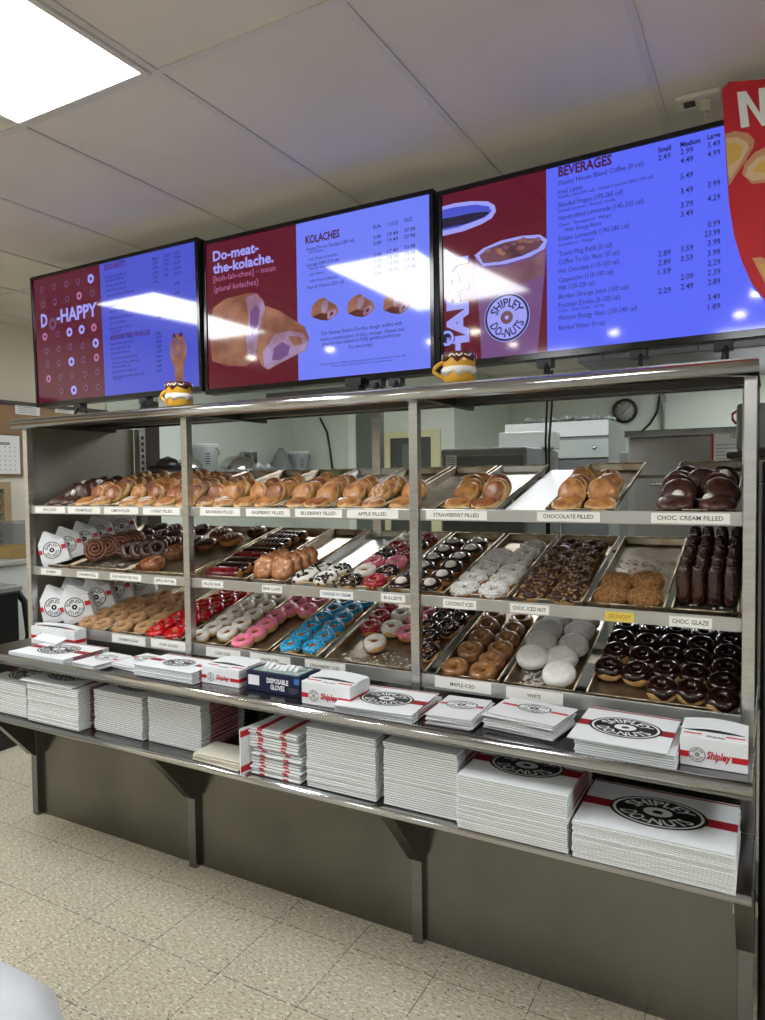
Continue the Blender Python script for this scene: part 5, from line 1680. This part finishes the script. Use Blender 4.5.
bx = XL + .21
bucket(bx, Yside(206, bx), .118, .255, 'white plastic bucket with lid left of the upturned bowl')
bucket(bx + .03, Yside(299, bx + .03), .118, .23, 'white plastic bucket with red label near the wall corner')
Y = Yside(237, bx)
bm = NB(); lathe(bm, [(.195, 0), (.19, .03), (.16, .10), (.10, .145), (.05, .155), (0, .156)], 32)
o = obj('mixing_bowl', bm, steel_bright, loc=(bx + .01, Y, 1.5905)); tag(o, 'upturned steel mixing bowl beside the white bucket', 'bowl')
bm = NB(); lathe(bm, [(.15, 0), (.14, .05), (.10, .10), (0, .12)], 28)
o = obj('mixing_bowl', bm, steel, loc=(bx, Yside(187, bx), 1.5905)); tag(o, 'small upturned bowl half hidden behind the left middle post', 'bowl')
bm = NB(); lathe(bm, [(0, 0), (.085, 0), (.085, .20), (.09, .205), (.08, .21), (.078, .01), (0, .008)], 24)
o = obj('steel_pot', bm, steel, loc=(bx - .115, Yside(249, bx - .115), 1.5905)); tag(o, 'tall steel pot standing behind the upturned bowl', 'pot')
bm = NB(); box(bm, -.16, .16, -.16, .16, 0, .02); lathe(bm, [(.16, .02), (.10, .10), (0, .13)], 4)
o = obj('black_cap', bm, black_plastic, loc=(bx + .03, Yside(168, bx + .03), 1.5905)); tag(o, 'black peaked cap left of the small bowl', 'cap')
bm = NB(); lathe(bm, [(.15, 0), (.155, .01), (.02, .26), (0, .262)], 20); path(bm, [(.12, 0, .02), (.2, -.03, .008)], .02)
o = obj('piping_bag', bm, mat('grey_cloth', (132, 136, 134), .8), loc=(bx - .02, Yside(281, bx - .02), 1.5905)); tag(o, 'grey cone shaped piping bag next to the far bucket', 'piping bag')
for i, (px, a) in enumerate(((262, .3), (268, -.4), (274, .1))):
    bm = NB(); lathe(bm, [(0, 0), (.028, 0), (.026, .12), (.032, .135), (0, .137)], 12)
    X = bx + .06
    o = obj('scoop', bm, k_white, loc=(X, Yside(px, X), 1.612), rot=(1.25, .1, a)); tag(o, 'small white plastic scoop lying on the kitchen shelf, %s from left' % ordn(i), 'scoop', 'white scoops on the kitchen shelf')
# cord hanging on the back wall
bm = NB(); path(bm, [at(320, 418, YA - .02), at(327, 432, YA - .02), at(330, 450, YA - .02), at(333, 475, YA - .02)], .012)
o = obj('hanging_cord', bm, black_plastic); tag(o, 'thin black cord hanging on the kitchen back wall', 'cord')

# grey steel cabinet
t = empty('steel_cabinet', (-1.51, 4.0, 0)); tag(t, 'low grey steel cabinet with a small plate behind the right bay', 'cabinet')
bm = NB(); box(bm, -.275, .27, 0, .7, 0, 1.675, bev=.01); obj('body', bm, k_grey, t)
bm = NB(); box(bm, -.255, .25, -.012, -.0005, .2, 1.63, bev=.004); obj('door', bm, k_dark, t)
bm = NB(); box(bm, -.235, -.165, -.0135, -.0122, 1.565, 1.635); obj('name_plate', bm, k_white, t)
bm = NB()
for i in range(4): box(bm, -.228, -.172, -.0141, -.0136, 1.575 + i * .014, 1.582 + i * .014)
obj('plate_print', bm, k_grey, t)
bm = NB(); path(bm, [(.20, -.04, 1.3), (.20, -.045, 1.5)], .01); box(bm, .19, .21, -.04, -.012, 1.3, 1.315); box(bm, .19, .21, -.04, -.012, 1.485, 1.5); obj('handle', bm, steel_bright, t)
bm = NB(); box(bm, -.17, .17, -.13, .13, 0, .105, bev=.003); box(bm, -.165, .165, -.1315, -.13, .09, .094)
o = obj('storage_box', bm, k_white, loc=(-1.36, 4.45, 1.676), rot=(0, 0, .1)); tag(o, 'white box lying on the grey steel cabinet', 'box')

# refrigerator
t = empty('refrigerator', (-1.61, 6.0, 0)); tag(t, 'wide steel refrigerator with pale top strip behind the cabinet', 'refrigerator')
bm = NB(); box(bm, -.44, .44, 0, .8, 0.06, 1.97, bev=.01); obj('body', bm, k_grey, t)
bm = NB(); box(bm, -.44, .44, -.02, -.0005, 1.84, 1.965); obj('top_strip', bm, k_white, t)
bm = NB(); box(bm, -.44, .44, -.03, -.0005, 1.66, 1.81); obj('drawer_front', bm, mat('pale_steel', (190, 198, 194), .35, .4), t)
for x in (-.222, .222):
    bm = NB(); box(bm, x - .215, x + .215, -.03, -.0005, .12, 1.64, bev=.004); d = obj('door', bm, k_dark, t)
    bm = NB(); path(bm, [(x + (.16 if x < 0 else -.16), -.055, .9), (x + (.16 if x < 0 else -.16), -.055, 1.3)], .012); obj('handle', bm, steel_bright, d)
bm = NB(); lathe(bm, [(0, -.002), (.02, -.002), (.02, .006), (0, .006)], 14, Matrix.Translation((.33, -.03, 1.74)) @ Matrix.Rotation(PI / 2, 4, 'X')); obj('lock', bm, steel_bright, t)
for x in (-.4, .4):
    bm = NB(); box(bm, x - .03, x + .03, .05, .11, 0, .06); obj('foot', bm, black_plastic, t)
for i, (x, w_) in enumerate(((-.27, .26), (.02, .24), (.27, .22))):
    bm = NB()
    rnd = random.Random(i)
    for k in range(9):
        M = Matrix.Translation(((rnd.random() - .5) * w_, (rnd.random() - .5) * .25, .028)) @ Matrix.Rotation(rnd.random() * 3, 4, 'Z') @ Matrix.Diagonal((1.3, .8, .7, 1))
        lathe(bm, [(0, -.038), (.04, -.02), (.05, 0), (.035, .025 + .03 * rnd.random()), (0, .04)], 9, M)
    o = obj('plastic_bag', bm, mat('clear_bag', (150, 160, 154), .25), loc=(-1.61 + x, 6.25, 1.971)); tag(o, 'crumpled clear plastic bag on the refrigerator, %s from left' % ordn(i), 'plastic bag', 'plastic bags on the refrigerator')

# right stainless unit + poster
t = empty('baking_oven', (-.30, 5.0, 0)); tag(t, 'large stainless unit with a bright lipped top behind the right bay', 'oven')
bm = NB(); box(bm, -.55, .75, 0, .7, .08, 1.755, bev=.008); obj('body', bm, mat('oven_grey', (158, 157, 150), .4, .3, var=.06, scale=2), t)
bm = NB(); box(bm, -.57, .77, -.03, .72, 1.756, 1.80, bev=.004); obj('top', bm, steel_bright, t)
bm = NB(); box(bm, -.61, -.552, .02, .6, .3, 1.66, bev=.004); obj('side_box', bm, k_grey, t)
bm = NB(); box(bm, -.50, .70, -.014, -.0005, 1.05, 1.50, bev=.004); obj('door', bm, mat('oven_door_grey', (150, 149, 142), .4, .3), t)
bm = NB(); path(bm, [(-.4, -.05, 1.44), (.6, -.05, 1.44)], .012); obj('handle', bm, steel_bright, t)
for x in (-.5, .7):
    bm = NB(); tube(bm, (x, .05, 0), (x, .05, .08), .025); obj('foot', bm, black_plastic, t)
bm = NB(); box(bm, 0, .175, -.003, 0, 0, .21)
o = obj('notice_sheet', bm, white_print, loc=(-.322, 4.982, 1.57)); tag(o, 'white printed notice with a red edge on the stainless unit', 'notice')
bm = NB(); box(bm, -.012, 0, -.0035, .0005, 0, .21); obj('red_edge', bm, red_print, o)
bm = NB()
for i, ln in enumerate((.12, .12, .05, .11, .12)): box(bm, .015, .015 + ln, -.0036, -.003, .115 - i * .022, .120 - i * .022)
obj('small_print', bm, mat('pale_blue_print', (130, 160, 178), .6), o)
bm = NB(); emblem(bm, .022, Matrix.Translation((.115, -.0032, .18)) @ Matrix.Rotation(PI / 2, 4, 'X'), style='line', e=.0003); obj('printed_badge', bm, [black_print, white_print], o)

# clock
cp = at(625, 411, YB - .03)
t = empty('wall_clock', cp); tag(t, 'round black rimmed clock on the pale green back wall', 'clock')
Mx = Matrix.Rotation(PI / 2, 4, 'X')
bm = NB(); lathe(bm, [(.095, .0), (.135, .0), (.138, .02), (.125, .032), (.108, .022), (.105, .012)], 36, Mx, cap=False); obj('rim', bm, black_plastic, t)
bm = NB(); lathe(bm, [(0, .004), (.107, .004), (.107, .012), (0, .012)], 36, Mx); obj('face', bm, mat('clock_face', (176, 178, 170), .5), t)
bm = NB()
for i in range(12):
    a = i * PI / 6
    box(bm, -.004, .004, .082, .1, .0122, .014, 0, Mx @ Matrix.Rotation(-a, 4, 'Z'))
obj('hour_mark', bm, black_print, t)
for nm, a, ln in (('hour_hand', 4.05, .055), ('minute_hand', .75, .085)):
    bm = NB(); box(bm, -.004, .004, -.01, ln, .0145, .0165, 0, Mx @ Matrix.Rotation(-a, 4, 'Z')); obj(nm, bm, black_print, t)
# cables and pipe
for i, (px, d) in enumerate(((547, 0), (552, 1))):
    a, b = at(px, 405, 2.72), at(px - 3 * d, 478, 2.75)
    bm = NB(); path(bm, [(a.x, 2.72, 1.90), (a.x, 2.72, a.z), ((a.x + b.x) / 2 - .004, 2.73, (a.z + b.z) / 2), (b.x, 2.75, b.z), (b.x, 2.75, 1.1)], .0045)
    o = obj('screen_cable', bm, black_plastic); tag(o, 'black cable hanging behind the case, %s of two' % ('left' if i == 0 else 'right'), 'cable', 'black cables hanging behind the right bay')
bm = NB(); path(bm, [at(660, 395, YB - .03), at(657, 412, YB - .03), at(650, 424, YB - .03), at(641, 432, YB - .03)], .012)
o = obj('hanging_cord', bm, black_plastic); tag(o, 'short black cord on the back wall right of the clock', 'cord')
bm = NB(); a = at(663, 400, YB - .04); path(bm, [(a.x, YB - .04, CEIL), (a.x, YB - .04, 1.9)], .018)
box(bm, a.x - .03, a.x + .03, YB - .06, YB - .02, a.z - .02, a.z + .05)
o = obj('conduit_pipe', bm, k_grey); tag(o, 'thin grey conduit pipe on the back wall right of the clock', 'pipe')
# grey exhaust hood hanging behind the screens
t = empty('exhaust_hood', (0.05, 4.2, 2.16)); tag(t, 'dark grey panelled hood hanging behind the rightmost screen', 'hood')
bm = NB(); box(bm, -1.05, 1.5, 0, 1.2, 0, .479, bev=.005); obj('body', bm, mat('hood_grey', (112, 112, 116), .45, .4, var=.08, scale=3), t)
for i in range(5):
    x = -.9 + .5 * i
    bm = NB(); box(bm, x - .004, x + .004, -.004, -.0005, .01, .47); obj('seam', bm, dark_plastic, t)

# ------------------------------------------------------------------ coffee corner left of the case
def on_left(px, py, X):
    r = ray(px, py)
    k = X / r.x
    return Vector((X, r.y * k, r.z * k + EYE))


def wall_sheet(name, pts, X, m, label, cat, d=.004):
    P = [on_left(x, y, X) for x, y in pts]
    y0, y1 = min(p.y for p in P), max(p.y for p in P)
    z0, z1 = min(p.z for p in P), max(p.z for p in P)
    bm = NB(); box(bm, X - d, X, y0, y1, z0, z1)
    o = obj(name, bm, m)
    tag(o, label, cat)
    return o, (y0, y1, z0, z1)


XW = XL + .036
o, (y0, y1, z0, z1) = wall_sheet('notice_sheet', [(15, 404), (40, 416)], XW, white_print, 'white printed notice on the wood panel left of the case', 'notice')
bm = NB()
for i in range(4): box(bm, XW - .0002, XW + .0006, y0 + .02, y1 - .03, z0 + (z1 - z0) * (.2 + .18 * i), z0 + (z1 - z0) * (.24 + .18 * i))
obj('small_print', bm, grey_print, o)
o, (y0, y1, z0, z1) = wall_sheet('notice_sheet', [(55, 406), (74, 414)], XW, white_print, 'white printed notice below the leftmost screen', 'notice')
bm = NB()
for i in range(3): box(bm, XW - .0002, XW + .0006, y0 + .02, y1 - .03, z0 + (z1 - z0) * (.2 + .2 * i), z0 + (z1 - z0) * (.26 + .2 * i))
obj('small_print', bm, grey_print, o)
o, (y0, y1, z0, z1) = wall_sheet('wall_calendar', [(-14, 434), (20.5, 474)], XW + .008, white_print, 'white spiral bound wall calendar left of the case', 'calendar', .008)
bm = NB()
for i in range(6):
    for j in range(6): box(bm, XW + .0078, XW + .0088, y0 + (y1 - y0) * (.06 + .155 * i), y0 + (y1 - y0) * (.09 + .155 * i), z0 + (z1 - z0) * (.1 + .115 * j), z0 + (z1 - z0) * (.13 + .115 * j))
box(bm, XW + .0078, XW + .0088, y0 + (y1 - y0) * .3, y0 + (y1 - y0) * .7, z1 - .07, z1 - .05)
obj('printed_dates', bm, mat('date_grey', (150, 154, 158), .6), o)
bm = NB()
for i in range(14): tube(bm, (XW - .002, y0 + (y1 - y0) * (i + .5) / 14, z1 - .006), (XW + .014, y0 + (y1 - y0) * (i + .5) / 14, z1 + .006), .004, seg=6)
obj('spiral_binding', bm, black_plastic, o)
# wooden framed rack of cup lids
fw = mat('rack_wood', (170, 148, 108), .5, rgb2=(150, 128, 90), scale=6)
a, b = on_left(-30, 482, -4.62), on_left(13, 552, -4.62)
t = empty('cup_rack', (-4.69, (a.y + b.y) / 2, b.z)); tag(t, 'light wood framed slotted rack on the wall at the left edge', 'rack')
hy, hh = (b.y - a.y) / 2, a.z - b.z
bm = NB()
for q in ((-hy, -hy + .05, 0, hh), (hy - .05, hy, 0, hh), (-hy + .05, hy - .05, 0, .05), (-hy + .05, hy - .05, hh - .05, hh)): box(bm, -.045, .07, q[0], q[1], q[2], q[3])
obj('frame', bm, fw, t)
bm = NB(); box(bm, -.045, -.03, -hy + .05, hy - .05, .05, hh - .05); obj('back_board', bm, dark_plastic, t)
for i in range(6):
    z = .05 + (hh - .1) * (i + .5) / 6
    bm = NB(); box(bm, -.03, .055, -hy + .05, hy - .05, z - .006, z + .006); obj('slat', bm, k_grey, t)
# wainscot ledge, white cupboard below, black appliance
pz = on_left(10, 598, -4.2)
t = empty('side_counter', (-4.42, 2.6, 0)); tag(t, 'white side counter along the left wall behind the black machine', 'counter')
bm = NB(); box(bm, -.34, .25, -1.2, 1.30, .1, .985, bev=.005); obj('body', bm, mat('cupboard_white', (206, 210, 206), .5), t)
bm = NB(); box(bm, -.345, .28, -1.22, 1.32, .9855, 1.015, bev=.005); obj('worktop', bm, mat('worktop_grey', (170, 170, 164), .4), t)
bm = NB(); box(bm, -.30, .2, -1.15, 1.25, 0, .1); obj('plinth', bm, dark_plastic, t)
a = on_left(19, 530, -4.5)
bm = NB(); box(bm, -.1, .1, -.11, .11, 0, .22, bev=.01)
o = obj('towel_dispenser', bm, mat('dispenser_grey', (130, 130, 126), .4), loc=(-4.6, on_left(20, 530, -4.6).y, 1.0155)); tag(o, 'grey dispenser box on the white side counter', 'dispenser')
a = on_left(14, 570, -4.35)
bm = NB(); box(bm, -.12, .12, -.1, .1, 0, .07, bev=.004); box(bm, -.118, .118, -.098, .098, .07, .075)
o = obj('cardboard_box', bm, mat('cardboard', (150, 124, 74), .7), loc=(-4.35, a.y, 1.0155)); tag(o, 'small brown cardboard box on the white side counter', 'box')
# black bin-like machine
a = on_left(20, 585, -3.75)
t = empty('coffee_machine', (-3.95, a.y - .28, 0)); tag(t, 'black boxy drinks machine with a grey top at the left edge', 'machine')
bm = NB(); box(bm, -.20, .20, -.28, .27, 0, a.z - .03, bev=.01); obj('body', bm, black_plastic, t)
bm = NB(); box(bm, -.215, .215, -.295, .285, a.z - .0295, a.z, bev=.004); obj('top', bm, mat('machine_top', (150, 150, 148), .3, .3), t)
bm = NB(); box(bm, .2003, .206, -.2, .14, .55, .85, bev=.002); obj('front_panel', bm, dark_plastic, t)
bm = NB(); path(bm, [(.1, .30, .9), (.12, .36, .8), (.12, .38, .6), (.1, .34, .42), (.08, .29, .36)], .02); obj('hose', bm, dark_plastic, t)
bm = NB(); lathe(bm, [(0, 0), (.06, 0), (.075, .05), (.06, .09), (.03, .1), (.02, .13), (0, .135)], 20); path(bm, [(.06, 0, .08), (.1, 0, .07), (.1, 0, .03), (.07, 0, .02)], .008)
o = obj('coffee_pot', bm, dark_plastic, loc=(-3.95, a.y - .15, a.z + .0005)); tag(o, 'small dark coffee pot on the black machine', 'pot')

# ------------------------------------------------------------------ wire rack at the right edge
t = empty('wire_rack', (.157, 2.365, 0)); tag(t, 'dark wire shelving rack just right of the display case', 'rack')
rk = mat('rack_wire', (58, 58, 58), .35, .7)
for x in (-.165, .3):
    for y in (-.30, .30):
        bm = NB(); tube(bm, (x, y, 0), (x, y, 1.52), .012, seg=10); obj('post', bm, rk, t)
for z in (.2, .62, .98, 1.3, 1.5):
    bm = NB()
    for y in (-.30, -.2, -.1, 0, .1, .2, .30): tube(bm, (-.165, y, z), (.3, y, z), .004, seg=6)
    for x in (-.165, -.05, .06, .18, .3): tube(bm, (x, -.30, z - .008), (x, .30, z - .008), .004, seg=6)
    tube(bm, (-.165, -.3, z - .03), (.3, -.3, z - .03), .004, seg=6); tube(bm, (-.165, .3, z - .03), (-.165, -.3, z - .03), .004, seg=6)
    obj('wire_shelf', bm, rk, t)
bm = NB()
for i in range(14): tube(bm, (-.165, -.28 + .043 * i, .2), (-.165, -.28 + .043 * i, 1.3), .0025, seg=5)
obj('side_grid', bm, rk, t)
# grey tub on the rack, red handled
tp = at(745, 446, 2.75)
t = empty('grey_tub', (-.006, 2.86, 1.525)); tag(t, 'grey steel tub with a red hook above a dark tray at top right', 'tub')
bm = NB(); box(bm, -.10, .25, -.13, .15, .045, .21, bev=.012); obj('body', bm, k_grey, t)
bm = NB(); box(bm, -.13, .27, -.15, .17, .02, .044, bev=.006); obj('tray', bm, mat('dark_tray', (62, 48, 40), .4), t)
bm = NB(); path(bm, [(-.101, -.1, .185), (-.112, -.125, .175), (-.112, -.13, .155), (-.101, -.125, .14)], .0045); obj('hook', bm, red_print, t)
bm = NB(); tube(bm, (.09, .01, -1.525), (.09, .01, .019), .03); box(bm, -.05, .2, -.12, .12, -1.525, -1.505); obj('stand', bm, k_dark, t)

# dark crates added to darken the strip seen through the rack
for i, (z, d) in enumerate(((.2085, 'lowest'), (.6285, 'second lowest'), (.9885, 'middle'), (1.3085, 'fourth'))):
    bm = NB()
    hh = .30 if z < 1.2 else .2
    L0 = [bm.verts.new(p) for p in ((-.14, -.26, 0), (.26, -.26, 0), (.26, .26, 0), (-.14, .26, 0))]
    L1 = [bm.verts.new(p) for p in ((-.15, -.28, hh), (.28, -.28, hh), (.28, .28, hh), (-.15, .28, hh))]
    L2 = [bm.verts.new(p) for p in ((-.14, -.27, hh), (.27, -.27, hh), (.27, .27, hh), (-.14, .27, hh))]
    L3 = [bm.verts.new(p) for p in ((-.13, -.25, .01), (.25, -.25, .01), (.25, .25, .01), (-.13, .25, .01))]
    for a, b in ((L0, L1), (L1, L2), (L2, L3)):
        for k in range(4): bm.faces.new((a[k], a[(k + 1) % 4], b[(k + 1) % 4], b[k]))
    bm.faces.new(L0[::-1]); bm.faces.new(L3)
    o = obj('darkening_crate', bm, mat('crate_brown_black', (44, 38, 34), .6, var=.2, scale=9), loc=(.157, 2.365, z - .003))
    tag(o, 'added darkening crate on the %s shelf of the wire rack' % d, 'crate', 'crates added to darken the wire rack')

# white shopping bag on the floor, bottom left corner of the view
def plastic_sack(loc):
    rnd = random.Random(11)
    bm = NB()
    prof = [(r_ * 1.13, z_ * 1.06) for r_, z_ in ((0, 0), (.20, .0), (.255, .05), (.27, .14), (.25, .24), (.19, .315), (.10, .36), (.05, .385), (.065, .42), (.09, .45), (.02, .44), (0, .43))]
    lathe(bm, prof, 72)
    for v in bm.verts:
        a = math.atan2(v.co.y, v.co.x)
        k = 1 + .02 * math.sin(3 * a + .7) + .02 * math.sin(5 * a + 9 * v.co.z) + .012 * math.sin(14 * a - 16 * v.co.z)
        v.co.x *= k
        v.co.y *= k
    o = obj('shopping_bag', bm, mat('white_plastic_film', (236, 240, 246), .35, sss=.0), loc=loc, smooth=True)
    tag(o, 'rounded white bag on the floor at the bottom left corner', 'bag')
    bm = NB()
    path(bm, [(-.03, 0, .48), (-.05, .02, .56), (0, .03, .60), (.05, .02, .56), (.03, 0, .48)], .008)
    obj('handle', bm, MATS['white_plastic_film'], o)


plastic_sack((-1.60, 0.80, 0.001))
